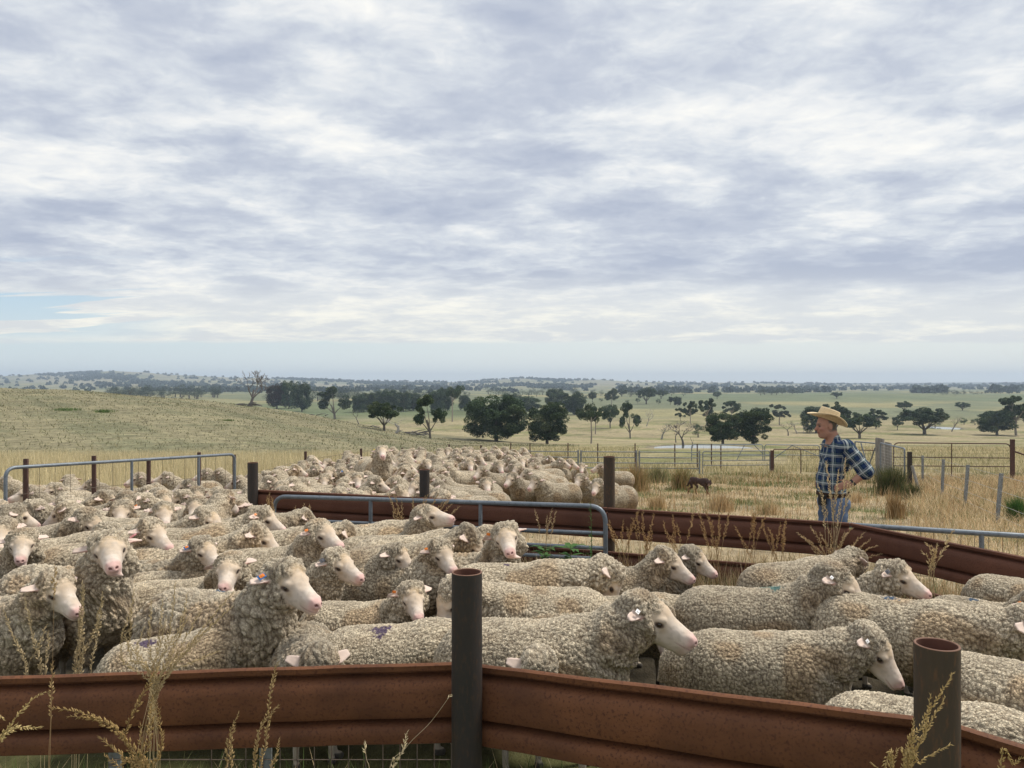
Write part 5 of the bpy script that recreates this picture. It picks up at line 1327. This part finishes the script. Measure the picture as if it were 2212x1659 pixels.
    mb = MB(); mb.tube([(.135,.135,.90),(.137,.137,.985)], .028, 8); mb.box((.15,.10,.93), (.03,.07,.10)); me = mkcol(mb.mesh('belt_pouch', True), (.03,.028,.028)); link('belt_pouch', me, man, (cloth,))
    mb = MB()
    for s in (-1, 1): mb.tube([(-.06,.10*s,.045),(.0,.10*s,.05),(.06,.10*s,.045),(.135,.10*s,.032)], [.042,.05,.048,.03], 10); mb.tube([(-.02,.10*s,.04),(-.02,.10*s,.16)], .052, 10)
    link('boots', mkcol(mb.mesh('boots', True), (.07,.045,.03)), man, (cloth,))
    # watch on the near wrist
    mb = MB(); a = np.array(LE); b = np.array(LW); c = b+(a-b)*.14; mb.tube([c-(a-b)/np.linalg.norm(a-b)*.011, c+(a-b)/np.linalg.norm(a-b)*.011], .034, 14); link('watch', mkcol(mb.mesh('watch', True), (.04,.04,.045)), man, (cloth,))
    # hat
    hat = empty('straw_hat'); hat.parent = man; ht = radians(-20.5)
    O = np.array(hd(-.016, 0, .070)); 
    R = np.array(Matrix.Rotation(radians(21), 3, 'Y').inverted())
    def hp(x, y, z):
        v = np.array((x, y, z)); c, s_ = cos(radians(21)), sin(radians(21)); return O + np.array((v[0]*c - v[2]*s_, v[1], v[0]*s_ + v[2]*c))
    n = 56; V = []; 
    def prof(th):
        # rings: (rx, ry, z)
        up = abs(sin(th))**2
        return [(.205,.165,.006+.052*up-.012*max(0, cos(th))), (.160,.135,-.004+.022*up), (.112,.092,0), (.108,.088,.010), (.105,.086,.052), (.100,.082,.100), (.094,.077,.110), (.055,.045,.108), (.0,.0,.106)]
    rings = len(prof(0))
    for i in range(rings):
        for k in range(n):
            th = 2*pi*k/n; rx, ry, z = prof(th)[i]; V.append(hp(rx*cos(th), ry*sin(th), z + 0))
    for i in range(2):
        for k in range(n):
            th = 2*pi*k/n; rx, ry, z = prof(th)[1-i] if i == 0 else prof(th)[2]
            rx, ry, z = (prof(th)[0], prof(th)[2])[i]; V.append(hp(rx*cos(th), ry*sin(th), z-.005))
    Fs = [(i*n+k, i*n+(k+1) % n, (i+1)*n+(k+1) % n, (i+1)*n+k) for i in range(rings-1) for k in range(n)]
    u0 = rings*n; Fs += [(k, u0+k, u0+(k+1) % n, (k+1) % n) for k in range(n)] + [(u0+k, u0+n+k, u0+n+(k+1) % n, u0+(k+1) % n) for k in range(n)]
    me = bpy.data.meshes.new('hat_body'); me.from_pydata([tuple(v) for v in V], [], Fs); me.update(); me.polygons.foreach_set('use_smooth', np.ones(len(me.polygons), bool)); mkcol(me, (.66,.52,.32)); link('hat_body', me, hat, (straw,))
    V = []; 
    for z, g in ((.004,.0025),(.026,.0035)):
        for k in range(n): th = 2*pi*k/n; V.append(hp((.1085+g-.12*(z-.01)*.9)*cos(th), (.0885+g-.1*(z-.01)*.9)*sin(th), z))
    me = bpy.data.meshes.new('hat_band'); me.from_pydata([tuple(v) for v in V], [], [(k, (k+1) % n, n+(k+1) % n, n+k) for k in range(n)]); me.update(); mkcol(me, (.14,.055,.025)); link('hat_band', me, hat, (straw,))
    tag(man, 'person in a straw hat, blue checked shirt and jeans, facing left with hands on hips', 'person')
build_man()
def build_dog():
    m = colmat('dog_coat', .8, .25, .2, 18)
    p = on_ground(1512, 1069, 14); k = p[1]/F
    def f(P):
        d = sd_ell(P, (.12,0,.33), (.15,.085,.105)); d = smin(d, sd_ell(P, (-.13,0,.345), (.15,.075,.085)), .06); d = smin(d, sd_ell(P, (-.24,0,.33), (.085,.075,.10)), .04)
        d = smin(d, sd_cap(P, (.20,0,.37), (.315,-.03,.345), .065,.05), .04); d = smin(d, sd_ell(P, (.34,-.05,.335), (.062,.055,.055)), .025)
        d = smin(d, sd_cap(P, (.365,-.085,.31), (.375,-.145,.275), .030,.020), .02)
        for s in (-1, 1):
            d = smin(d, sd_cap(P, (.335+.035*s,-.045,.37), (.335+.055*s,-.05,.455), .022,.006, (1,.6,1)), .01)
        d = smin(d, sd_cap(P, (.17,.06,.28), (.19,.06,.14), .038,.022), .02); d = smin(d, sd_cap(P, (.19,.06,.14), (.17,.06,.0), .018,.017), .01)
        d = smin(d, sd_cap(P, (.17,-.06,.28), (.26,-.06,.15), .038,.022), .02); d = smin(d, sd_cap(P, (.26,-.06,.15), (.37,-.06,.02), .018,.017), .01)
        d = smin(d, sd_cap(P, (-.25,-.06,.30), (-.20,-.06,.18), .055,.026), .02); d = smin(d, sd_cap(P, (-.20,-.06,.18), (-.31,-.06,.12), .025,.017), .01); d = smin(d, sd_cap(P, (-.31,-.06,.12), (-.33,-.06,.0), .017,.016), .01)
        d = smin(d, sd_cap(P, (-.23,.06,.30), (-.13,.06,.18), .055,.026), .02); d = smin(d, sd_cap(P, (-.13,.06,.18), (-.19,.06,.10), .025,.017), .01); d = smin(d, sd_cap(P, (-.19,.06,.10), (-.16,.06,.0), .017,.016), .01)
        return smin(d, smin(sd_cap(P, (-.31,0,.33), (-.39,0,.20), .026,.022), sd_cap(P, (-.39,0,.20), (-.44,0,.18), .022,.010), .01), .02)
    def c(V, N):
        C = np.broadcast_to(np.array((.060,.035,.028)), V.shape).copy(); w = sstep(.17, .08, V[:,2])[:, None]; C = C*(1-w)+np.array((.15,.075,.035))*w
        w = (sstep(.36,.375,V[:,0])*sstep(-.09,-.12,V[:,1]))[:, None]; C = C*(1-w)+np.array((.17,.10,.065))*w; w = sstep(.012,.008,np.hypot(np.hypot(V[:,0]-.376, V[:,1]+.163), V[:,2]-.275))[:, None]; C = C*(1-w)+.01*w
        return C
    o = solid('dog', f, (-.50,-.20,-.02), (.46,.12,.49), .008, c, m); o.location = p; o.scale = (1.15,)*3; o.rotation_euler = (0, 0, -.95); tag(o, 'dark brown pointy eared dog prowling right across the straw yard', 'dog')
build_dog()
# ---------------------------------------------------------------- grass
G = np.random.default_rng(11)
def blades(name, B, H, Wd, lean, cols, seed=0, curve=.5, mat='grass', parent=None):
    """B (n,3) bases; tapered bent blades"""
    r = np.random.default_rng(seed); n = len(B); a = r.uniform(0, 2*pi, n); H = np.broadcast_to(H, n)*r.uniform(.6, 1.25, n); Wd = np.broadcast_to(Wd, n)
    ln = np.broadcast_to(lean, n)*r.uniform(.2, 1.5, n); dx = np.stack([np.cos(a), np.sin(a), 0*a], 1); w = r.uniform(0, 2*pi, n); wv = np.stack([np.cos(w), np.sin(w), 0*w], 1)*(Wd/2)[:, None]
    up = np.array((0, 0, 1.)); c = 1/np.sqrt(1+ln**2)
    m = B + (up*(H*.55*c)[:, None]) + dx*(H*.55*ln*c*curve)[:, None]; t = B + up*(H*c)[:, None] + dx*(H*ln*c)[:, None]
    V = np.stack([B-wv, B+wv, m-wv*.8, m+wv*.8, t], 1).reshape(-1, 3); i = np.arange(n)*5
    q = np.stack([i, i+1, i+3, i+2], 1); tr = np.stack([i+2, i+3, i+4], 1)
    cols = np.array(cols); C = cols[r.integers(0, len(cols), n)]*r.uniform(.75, 1.25, (n, 1)); C = np.repeat(C, 5, 0)
    me = npmesh(name, V, [q, tr], False, C); return link(name, me, parent, (M[mat],))
def scatter(n, vx0, vx1, d0, d1, keep=None, power=1.0):
    """random points on the ground inside a wedge"""
    d = np.sqrt(G.uniform(d0**2, d1**2, n)) if power == 1 else d0+(d1-d0)*G.random(n)**power
    vx = G.uniform(vx0, vx1, n); x = (vx-CX)/F*d; k = np.ones(n, bool) if keep is None else keep(vx, d, x)
    x, d = x[k], d[k]; return np.stack([x, d, ground(x, d)-.01], 1)
FX = [-700, 12, 505, 660, 780, 869, 970, 1039, 1500, 2300]; FD = [7.0, 9.6, 13.2, 18.7, 21.8, 24.2, 27, 29, 30.7, 30.9]
STRAW = [(.62,.46,.26), (.70,.54,.32), (.50,.37,.20), (.60,.43,.25), (.36,.27,.15), (.78,.63,.41)]
GREEN_ = [(.12,.17,.05), (.16,.20,.07), (.09,.13,.04), (.22,.22,.09)]
GOLD = [(.64,.55,.33), (.72,.63,.40), (.56,.48,.28), (.48,.42,.24), (.68,.58,.36)]
HEADC_ = [(.42,.32,.17), (.50,.40,.24), (.36,.26,.13), (.46,.35,.19)]
def build_cover():
    fx = lambda vx: np.interp(vx, FX, FD)
    # tall dry grass beyond the left fence
    B = scatter(90000, -260, 1120, 9.5, 35, lambda vx, d, x: (d > fx(vx)+.25))
    B = B[G.random(len(B)) < np.clip(B[:, 1]/24, .3, 1)]
    tag(blades('tall_dry_grass', B, .62, np.clip(B[:, 1]*.00045, .006, .02), .16, GOLD, 1), 'tall pale gold grass beyond the left gate', 'grass', kind='stuff')
    # hillside tussocks
    B = scatter(60000, -200, 1250, 34, 135, None, 1.15); k = (fbm(B[:,0], B[:,1], 2.3)+G.normal(0,.5,len(B))) > .3; B = B[k]
    tag(blades('hill_grass', B, .22, B[:, 1]*.0009, 1.4, [(.25,.23,.13),(.20,.20,.11),(.29,.26,.155),(.17,.175,.09)], 2), 'short tussocky grass on the left hill', 'grass', kind='stuff')
    # straw in the right yard
    yard = lambda vx, d, x: (d > np.where(vx > 1835, 8.24/(1+.35*.44)-(vx-1835)/377*1.4, 8.24/(1+.35*(vx-CX)/F))+.15) & (d < fx(vx)-.3)
    B = scatter(85000, 1080, 2330, 5.2, 30.3, yard); k = G.random(len(B)) < np.clip(B[:, 1]/17, .45, 1); B = B[k]
    gp = fbm(B[:,0]+3, B[:,1]*1.4, .9)+.3*fbm(B[:,0], B[:,1], 3.1)+G.normal(0, .25, len(B)); g = gp > .15
    tag(blades('straw_cover', B[~g], .13, np.clip(B[~g][:, 1]*.0005, .004, .012), 2.4, STRAW, 3, .8), 'flattened dry straw over the yard', 'grass', kind='stuff')
    tag(blades('green_regrowth', B[g], .15, np.clip(B[g][:, 1]*.0005, .004, .012), 1.0, GREEN_, 4), 'patches of short green regrowth in the straw', 'grass', kind='stuff')
    B = scatter(9000, 1080, 2330, 6.2, 27, yard); k = (fbm(B[:,0]*1.0, B[:,1], 1.7)+.5*fbm(B[:,0], B[:,1], 4.0)) > .15; B = B[k]
    tag(blades('standing_dry_grass', B, .42, np.clip(B[:, 1]*.0005, .004, .010), .28, [(.44,.27,.13),(.36,.22,.10),(.56,.38,.20),(.66,.48,.27),(.28,.18,.09)], 5), 'thin standing dry grass scattered in the yard', 'grass', kind='stuff')
    # rank growth by the far fence and right hand side
    B = scatter(13000, 1240, 1900, 26, 30.3); k = (fbm(B[:,0], B[:,1], 1.1)+G.normal(0,.3,len(B))) > .1; B = B[k]
    tag(blades('fence_line_grass', B, .26, .013, .9, GREEN_+[(.14,.16,.07)]+STRAW+[(.30,.25,.12)], 6), 'darker green and dry growth along the foot of the far pipe fence', 'grass', kind='stuff')
    B = scatter(21000, 1930, 2420, 9, 28.5, lambda vx, d, x: vx > 1985-(d-9)*2.2); 
    tag(blades('rank_dry_grass', B, .34, np.clip(B[:, 1]*.0006, .006, .014), 1.1, STRAW+STRAW+GREEN_[3:]+[(.20,.20,.09)], 7), 'rank dry grass around the leaning pickets', 'grass', kind='stuff')
    B = scatter(60000, 1010, 2500, 31, 75, lambda vx, d, x: ~((vx > 1380) & (vx < 1700) & (d > 36)), 1.2)
    tag(blades('paddock_grass', B, .30, B[:, 1]*.0007, .4, GOLD+[(.26,.25,.11)], 8), 'dry paddock grass beyond the far fence', 'grass', kind='stuff')
    # inside the middle rail line
    def band(vx, d, x):
        r = np.where(vx > 1835, 7.05-(vx-1835)/377*1.42, 8.24/(1+.35*(vx-CX)/F)); return (d > r-.75) & (d < r+.9) & (np.abs(d-r) > .06)
    B = scatter(30000, 1120, 2420, 4.6, 9, band)
    tag(blades('rail_line_grass', B, .36, .006, .35, STRAW+GREEN_[:1], 9), 'dry grass growing through the foot of the middle rails', 'grass', kind='stuff')
    # at the foot of the front rail
    B = scatter(9000, -250, 2500, 1.9, 3.5); tag(blades('rail_foot_grass', B, .20, .005, .5, GREEN_+GREEN_+STRAW[:2], 10), 'green grass at the foot of the front rail', 'grass', kind='stuff')
    B = scatter(9000, 1300, 2300, 3.3, 4.6); tag(blades('pen_grass', B, .14, .005, .6, [(.06,.11,.03),(.08,.13,.035),(.05,.08,.025)], 12), 'dark green grass under the front sheep', 'grass', kind='stuff')
build_cover()
def stalk(st, hd_, pts, head=.3, size=.009, r=.0013, rnd=None, dens=1.0, fat=1.0):
    """smooth stem through pts with spikelets on the last part"""
    pts = [np.array(p, float) for p in pts]
    P = []; m = len(pts)
    for i in range(m-1):
        p0 = pts[max(i-1,0)]; p1 = pts[i]; p2 = pts[i+1]; p3 = pts[min(i+2,m-1)]
        for k in range(6):
            t = k/6; P.append(.5*((2*p1)+(-p0+p2)*t+(2*p0-5*p1+4*p2-p3)*t*t+(-p0+3*p1-3*p2+p3)*t**3))
    P.append(pts[-1]); st.tube(P, [r*(1-.6*k/len(P)) for k in range(len(P))], 4)
    L = [np.linalg.norm(P[i+1]-P[i]) for i in range(len(P)-1)]; tot = sum(L); n = int(tot*head/size*2.6*dens); s0 = tot*(1-head)
    for k in range(n):
        f = k/max(1, n-1); s = s0+(tot-s0)*f; i = 0; a = 0
        while i < len(L)-1 and a+L[i] < s: a += L[i]; i += 1
        c = P[i]+(P[i+1]-P[i])*((s-a)/L[i]); ax = (P[i+1]-P[i])/L[i]; q = np.array([rnd.gauss(0,1) for _ in range(3)]); q -= ax*(q@ax); q /= np.linalg.norm(q)+1e-9
        lob = .55+.45*abs(math.sin(f*9+rnd.random()*.6)); w = size*(.35+.65*math.sin(pi*min(1, f*.9+.08)))*lob*fat; d = ax*.75+q*.6; d /= np.linalg.norm(d)
        c = c+q*w*.55; e1 = np.cross(d, q); e1 /= np.linalg.norm(e1)+1e-9; e2 = np.cross(d, e1); l = size*rnd.uniform(.8, 1.3)
        hd_.add([c-d*l*.5, c+e1*w*.30, c+e2*w*.30, c-e1*w*.30, c-e2*w*.30, c+d*l*.8], [(0,2,1),(0,3,2),(0,4,3),(0,1,4),(5,1,2),(5,2,3),(5,3,4),(5,4,1)])
def tuft(label, stalks, seed, headcol, stemcol=(.40,.30,.15), group=None, **kw):
    r = random.Random(seed); st = MB(); h = MB(); base = stalks[0][0][0]; o0 = np.array(U(*base)); o0[2] = gz(o0[0], o0[1])
    for (pl, opt) in stalks:
        pts = [U(*p)-o0 for p in pl]
        if opt.get('root', True): b = pts[0].copy(); b[2] = 0; b[0] *= .9; pts = [b]+pts
        k = dict(kw); k.update({a: b for a, b in opt.items() if a != 'root'}); stalk(st, h, pts, rnd=r, **k)
    e = empty('seeding_grass', o0)
    link('stems', mkcol(st.mesh('stems', True), stemcol), e, (M['grass'],))
    if h.v: link('seed_heads', mkcol(h.mesh('seed_heads', False), headcol), e, (M['grass'],))
    tag(e, label, 'grass tuft', group); return e
def build_tufts():
    D = 2.72; r = random.Random(2); S = []
    tips = [(289,1272,280,1440),(281,1315,262,1440),(327,1295,322,1420),(352,1290,345,1400),(379,1256,365,1390),(405,1282,386,1380),(436,1315,400,1400),(509,1272,430,1390),(503,1310,440,1390),(468,1342,400,1420),(404,1315,384,1400),(311,1354,296,1440),(293,1352,270,1400),(407,1332,377,1410),(475,1405,420,1450),(360,1330,350,1400)]
    for (x, y, mx, my) in tips: S.append(([(322+r.uniform(-34,26), 1680, D+r.uniform(-.1,.1)), (334+r.uniform(-14,14), 1475+r.uniform(-30,40), D), (mx, my-20, D+.05), (x, y, D+.08)], {'head': r.uniform(.3,.42)}))
    tuft('fanned seeding dry grass rising in front of the left part of the front rail', S, 1, (.58,.44,.24), (.58,.45,.25), size=.0095, r=.0008, fat=1.0)
    S = []
    for (x0, x1, y1, hh) in ((87,52,1290,.5),(57,8,1318,.4),(165,178,1255,.45),(170,182,1262,.4),(160,176,1300,.4),(196,222,1278,.35),(176,180,1378,.5),(168,222,1300,.3),(97,105,1362,.4),(60,100,1350,.2)):
        S.append(([(x0, 1460, 3.32), ((x0+x1)/2+2, (1460+y1)/2, 3.32), (x1, y1, 3.32)], {'head': hh}))
    tuft('thin upright seed stalks between the front rail and the left front sheep', S, 2, (.56,.44,.25), (.56,.45,.27), size=.011, r=.0013, fat=1.2)
    tuft('single tall straight stalk at the left, head level with the rail top', [([(104,1690,2.5),(109,1560,2.5),(114,1430,2.5)], {'head':.20}), ([(107,1690,2.5),(112,1500,2.5),(118,1222,2.5)], {'head':.08})], 3, (.50,.35,.17), (.45,.3,.16), size=.011, r=.0011)
    tuft('pale seed heads bending into the bottom left corner', [([(-60,1690,1.9),(0,1600,1.9),(55,1525,1.9),(98,1494,1.9)], {'head':.32}), ([(-60,1700,1.85),(0,1600,1.85),(40,1572,1.85),(89,1573,1.85)], {'head':.28,'fat':1.5}), ([(-60,1700,1.9),(0,1592,1.9),(36,1566,1.9)], {'head':.16,'fat':1.6}), ([(-50,1700,1.9),(-5,1560,1.9),(8,1556,1.9)], {'head':.1})], 4, (.68,.52,.24), (.55,.43,.2), size=.0075, r=.0010, fat=1.3)
    S = [([(318,1700,2.1),(305,1650,2.1),(265,1590,2.1),(190,1545,2.1),(115,1529,2.1)], {'head':.75,'fat':1.7}), ([(315,1700,2.1),(290,1640,2.1),(250,1575,2.1),(205,1552,2.1),(147,1548,2.1)], {'head':.6,'fat':1.5}), ([(312,1700,2.1),(290,1655,2.1),(240,1615,2.1),(215,1590,2.1)], {'head':.6,'fat':1.6}), ([(300,1700,2.1),(318,1620,2.1),(325,1560,2.1),(330,1500,2.1)], {'head':.5,'fat':1.6}), ([(312,1700,2.1),(310,1640,2.1),(303,1590,2.1),(304,1565,2.1)], {'head':.5,'fat':1.7}), ([(300,1700,2.1),(255,1655,2.1),(225,1632,2.1)], {'head':.5,'fat':1.5}), ([(325,1700,2.1),(345,1640,2.1),(348,1590,2.1),(343,1530,2.1)], {'head':.55,'fat':1.3}), ([(300,1690,2.1),(268,1600,2.1),(300,1520,2.1),(340,1445,2.1)], {'head':.2})]
    tuft('dense knobbly seed heads drooping left in front of the front rail', S, 5, (.46,.31,.13), (.40,.28,.13), size=.0095, r=.0012, fat=1.25)
    tuft('cluster of knobbly seed heads right of the drooping ones', [([(490,1700,2.3),(492,1620,2.3),(500,1575,2.3),(516,1540,2.3)], {'head':.6,'fat':1.4}), ([(500,1700,2.3),(500,1600,2.3),(507,1575,2.3)], {'head':.2}), ([(548,1700,2.3),(556,1600,2.3),(568,1560,2.3),(604,1523,2.3)], {'head':.6,'fat':1.3}), ([(560,1700,2.3),(575,1600,2.3),(584,1500,2.3),(600,1430,2.3)], {'head':.35,'fat':1.3}), ([(585,1700,2.3),(596,1640,2.3),(602,1597,2.3)], {'head':.8,'fat':1.5}), ([(550,1690,2.3),(553,1620,2.3),(558,1590,2.3)], {'head':.5,'fat':1.4})], 6, (.48,.34,.16), (.42,.3,.15), size=.009, r=.0011, fat=1.2)
    tuft('bare arched straw with a few oat husks left of the pipe post', [([(838,1690,2.5),(876,1616,2.5),(930,1560,2.5),(974,1500,2.5)], {'head':.02}), ([(845,1690,2.5),(868,1625,2.5),(880,1580,2.5)], {'head':.3}), ([(800,1700,2.5),(792,1640,2.5),(786,1605,2.5)], {'head':.05})], 7, (.70,.58,.36), (.62,.5,.32), size=.011, r=.0011)
    D = 1.72
    tuft('golden seed heads in front of the bottom right pipe post', [([(1955,1700,D),(1990,1570,D),(2025,1510,D),(2060,1452,D)], {'head':.5,'fat':1.3}), ([(1960,1700,D),(1995,1590,D),(2022,1540,D),(2042,1506,D)], {'head':.3,'fat':1.3}), ([(1965,1700,D),(1975,1640,D),(1990,1600,D)], {'head':.4,'fat':1.2}), ([(1965,1700,D),(1985,1650,D),(2020,1625,D),(2055,1608,D)], {'head':.7,'fat':1.4}), ([(1968,1690,D),(1970,1600,D),(1974,1552,D)], {'head':.25}), ([(1925,1700,D),(1928,1650,D),(1940,1617,D)], {'head':.5,'fat':1.4}), ([(1930,1700,D),(1905,1668,D),(1883,1648,D)], {'head':.3}), ([(1950,1700,D),(1968,1640,D),(1995,1588,D),(2010,1500,D)], {'head':.3})], 8, (.66,.48,.21), (.5,.37,.17), size=.0072, r=.0010, fat=1.2)
    tuft('seed head reaching in at the bottom right corner', [([(2160,1700,1.7),(2190,1650,1.7),(2222,1632,1.7)], {'head':.5,'fat':1.5})], 9, (.50,.36,.14), size=.0065, r=.0009)
    # along the middle rail
    def clump(label, x0, d, tips, seed, hc=(.36,.24,.12), **kw):
        r = random.Random(seed); S = []
        for (x, y) in tips: S.append(([(x0+r.uniform(-14,14), 1245+r.uniform(-10,10), d), ((x0*.45+x*.55)+r.uniform(-6,6), y+ (1240-y)*.35, d), (x, y, d-r.uniform(0,.15))], {'head': kw.get('head', .3)}))
        tuft(label, S, seed, tuple(min(1,c*1.5) for c in hc), tuple(c*1.1 for c in hc), size=kw.get('size', .014)*1.35, r=.0022)
    rr = random.Random(9)
    clump('tall straw heads standing in front of the man', 1800, 6.9, [(1785,996),(1827,990),(1812,1014),(1838,1008),(1766,1044),(1795,1060),(1776,1075),(1845,1040),(1808,1050),(1820,1075)], 20, (.52,.42,.25), head=.28)
    clump('dark arching tussock draped over the bend of the rusty rail', 1795, 6.75, [(1895,1178),(1868,1150),(1905,1196),(1857,1205),(1880,1165),(1843,1140),(1760,1180),(1745,1200),(1845,1180),(1818,1196),(1770,1150),(1870,1190),(1735,1160),(1850,1215),(1788,1140),(1825,1150),(1750,1135),(1722,1150)], 21, (.42,.31,.17), head=.55)
    for i, (x0, n, lab) in enumerate(((1350, 7, 'seeding grass just right of the tallest brown post'), (1395, 8, 'seeding grass against the rusty rail, right of the gate'), (1470, 6, 'sparse stalks against the rusty rail below the dog'), (1545, 8, 'seeding grass against the rusty rail, halfway to the bend'), (1620, 7, 'seeding grass left of the arching tussock'), (1680, 8, 'brown stalks next to the arching tussock'))):
        clump(lab, x0, 7.0, [(x0+rr.uniform(-38,38), rr.uniform(1098,1165)) for _ in range(n)], 30+i, (.38,.25,.12))
    clump('brown stalks by the left end of the galvanised gate', 590, 8.45, [(565+rr.uniform(0,30), rr.uniform(1062,1105)) for _ in range(9)], 40, (.38,.26,.13), head=.45, size=.016)
    clump('drooping seed heads over the gate left of its first bar', 650, 8.3, [(610+rr.uniform(0,70), rr.uniform(1082,1112)) for _ in range(8)], 41, (.42,.31,.18), head=.4, size=.016)
    clump('tangled brown stalks either side of the raised sheep head', 880, 7.9, [(835+rr.uniform(0,160), rr.uniform(1062,1115)) for _ in range(15)], 42, (.38,.27,.14), head=.45, size=.015)
    clump('thin grass over the gate between its bars', 1180, 7.4, [(1155+rr.uniform(0,60), rr.uniform(1095,1130)) for _ in range(4)], 43, (.42,.31,.18))
    clump('upright dry stalks in front of the right hand rail', 2020, 5.9, [(2000,1172),(2026,1175),(2012,1180),(2062,1142),(1990,1190)], 44, (.48,.37,.20))
    # weeds at the end of the gate
    def weed(label, vx, vytop, d, h_px, wpx, seed, jag=True):
        r = random.Random(seed); o = U(vx, vytop+h_px, d); o[2] = min(o[2], 99); z0 = gz(o[0], o[1]); top = U(vx, vytop, d); H = top[2]-z0; st = MB(); lf = MB(); st.tube([(0,0,0),(.01,0,H*.5),(0,0,H)], [.006,.004,.002], 5)
        n = 70 if jag else 34
        for k in range(n):
            z = H*(.12+.86*k/n) if jag else H*r.uniform(.45, 1); a = r.uniform(0, 2*pi); L = (wpx/F*d*.5)*(1-.65*k/n if jag else r.uniform(.6,1.1)); dr = np.array((cos(a), sin(a)*.8, .55 if jag else .15)); dr /= np.linalg.norm(dr); s = np.cross(dr, (0,0,1.)); s /= np.linalg.norm(s); w = L*(.13 if jag else .16); c = np.array((0,0,z))
            lf.add([c, c+dr*L*.35+s*w, c+dr*L*.35-s*w, c+dr*L*.7+s*w*.7, c+dr*L*.7-s*w*.7, c+dr*L-np.array((0,0,L*.15))], [(0,2,1),(1,2,4,3),(3,4,5)])
        e = empty('green_weed', (o[0], o[1], z0)); link('stem', mkcol(st.mesh('stem', True), (.12,.17,.06)), e, (M['grass'],)); link('leaves', mkcol(lf.mesh('leaves', False), (.075,.15,.045)), e, (M['grass'],)); tag(e, label, 'weed')
    weed('tall green leafy weed rising past the rounded gate corner', 1276, 1083, 7.2, 130, 34, 1)
    weed('broad leaved green weed low behind the gate rails', 1232, 1178, 7.0, 40, 90, 2, False)
    weed('second low green weed left of the broad leaved one', 1176, 1180, 7.0, 36, 60, 3, False)
    # free standing clumps in the yard
    def bunch(vx, vy, wpx, hpx, cols, n, label, seed, lean=.35, name='grass_clump', d=None):
        p = on_ground(vx, vy, 9) if d is None else np.array(((vx-CX)/F*d, d, gz((vx-CX)/F*d, d))); dd = p[1]; w = wpx/F*dd; h = hpx/F*dd; r = np.random.default_rng(seed)
        q = r.normal(0, .28, (n, 2)); B = np.stack([q[:,0]*w*.55, q[:,1]*w*.5, np.zeros(n)-.02], 1)
        o = blades(name, B, h*.85, max(.006, dd*.0006), lean, cols, seed); o.location = p; tag(o, label, 'grass clump'); return o
    BR = [(.40,.27,.13),(.34,.22,.10),(.46,.33,.17),(.28,.19,.09)]; RU = [(.09,.11,.04),(.13,.14,.055),(.07,.085,.035),(.22,.18,.09)]
    bunch(1372, 1062, 74, 72, BR+GREEN_[3:], 700, 'big brown bushy clump right of the tallest brown post', 1, .55)
    bunch(1472, 1058, 62, 60, BR+GREEN_[:2], 520, 'clump of mixed brown and green stalks left of the dog', 2, .4)
    bunch(1420, 1044, 60, 50, [(.26,.24,.12),(.36,.30,.16),(.16,.17,.07)], 420, 'loose greyish clump behind the brown bushy one', 3, .6)
    bunch(1925, 1070, 86, 70, RU, 1500, 'dark green rush clump below the slanted mesh gate', 4, .35)
    bunch(1970, 1078, 50, 40, RU, 600, 'lower rush clump at the foot of the blackened post', 5, .4)
    bunch(2196, 1128, 56, 66, [(.06,.14,.035),(.08,.18,.045),(.11,.17,.06)], 700, 'bright green rush clump at the right edge behind the pickets', 6, .35)
    bunch(1778, 1052, 26, 60, RU+BR, 260, 'narrow rush clump just left of the man', 7, .3)
    bunch(1935, 1120, 60, 66, BR, 420, 'upright reddish brown stalks right of the man', 8, .25)
    bunch(1850, 1085, 44, 30, STRAW, 200, 'small straw clump right of the man', 12, .5)
    bunch(1300, 1092, 30, 30, BR, 220, 'orange brown clump at the feet of the far right sheep', 13, .4)
    bunch(1148, 1092, 40, 44, BR, 300, 'orange brown clump in front of the round bodied sheep', 14, .4)
    bunch(1420, 1100, 60, 40, BR+STRAW, 320, 'brown clump on the straw above the rusty rail', 9, .4)
    bunch(1560, 1104, 90, 46, BR+STRAW, 420, 'wide brown clump between the dog and the rusty rail', 10, .35)
    bunch(1660, 1112, 80, 40, STRAW+GREEN_[3:], 380, 'pale clump between the dog and the man', 11, .5)
    bunch(1140, 975, 70, 34, [(.52,.42,.24),(.44,.34,.18),(.36,.28,.14)], 500, 'tall pale reeds in front of the largest tree', 15, .3, d=33.5)
    bunch(1205, 976, 80, 36, [(.50,.39,.21),(.42,.32,.16),(.36,.28,.14)], 560, 'tall pale reeds in front of the leafy tree', 16, .3, d=33.5)
    bunch(145, 888, 90, 9, [(.10,.15,.05),(.13,.18,.06)], 260, 'long green thistle patch on the left hill', 17, .7, d=75)
    bunch(225, 893, 60, 10, [(.09,.14,.045),(.13,.18,.06)], 220, 'darker green thistle patch beside the long one', 18, .7, d=74)
    bunch(490, 918, 50, 6, [(.11,.16,.05),(.14,.17,.06)], 140, 'small green patch on the slope below the dead tree', 19, .7, d=72)
build_tufts()
# ---------------------------------------------------------------- haze
def build_haze():
    mb = MB(); z0, z1 = -60.0, 92.0
    mb.box((0, 0, (z0+z1)/2), (13400, 13400, z1-z0))
    m = bpy.data.materials.new('haze'); m.use_nodes = True; T = NT(m.node_tree); T.n.clear()
    o = T.new('ShaderNodeOutputMaterial'); v = T.new('ShaderNodeVolumePrincipled')
    v.inputs['Color'].default_value = (.68, .82, 1.0, 1); v.inputs['Density'].default_value = .00021; v.inputs['Anisotropy'].default_value = .1
    T.l.new(v.outputs[0], o.inputs['Volume'])
    tag(mb.build('haze', m, None, False), kind='stuff')
build_haze()
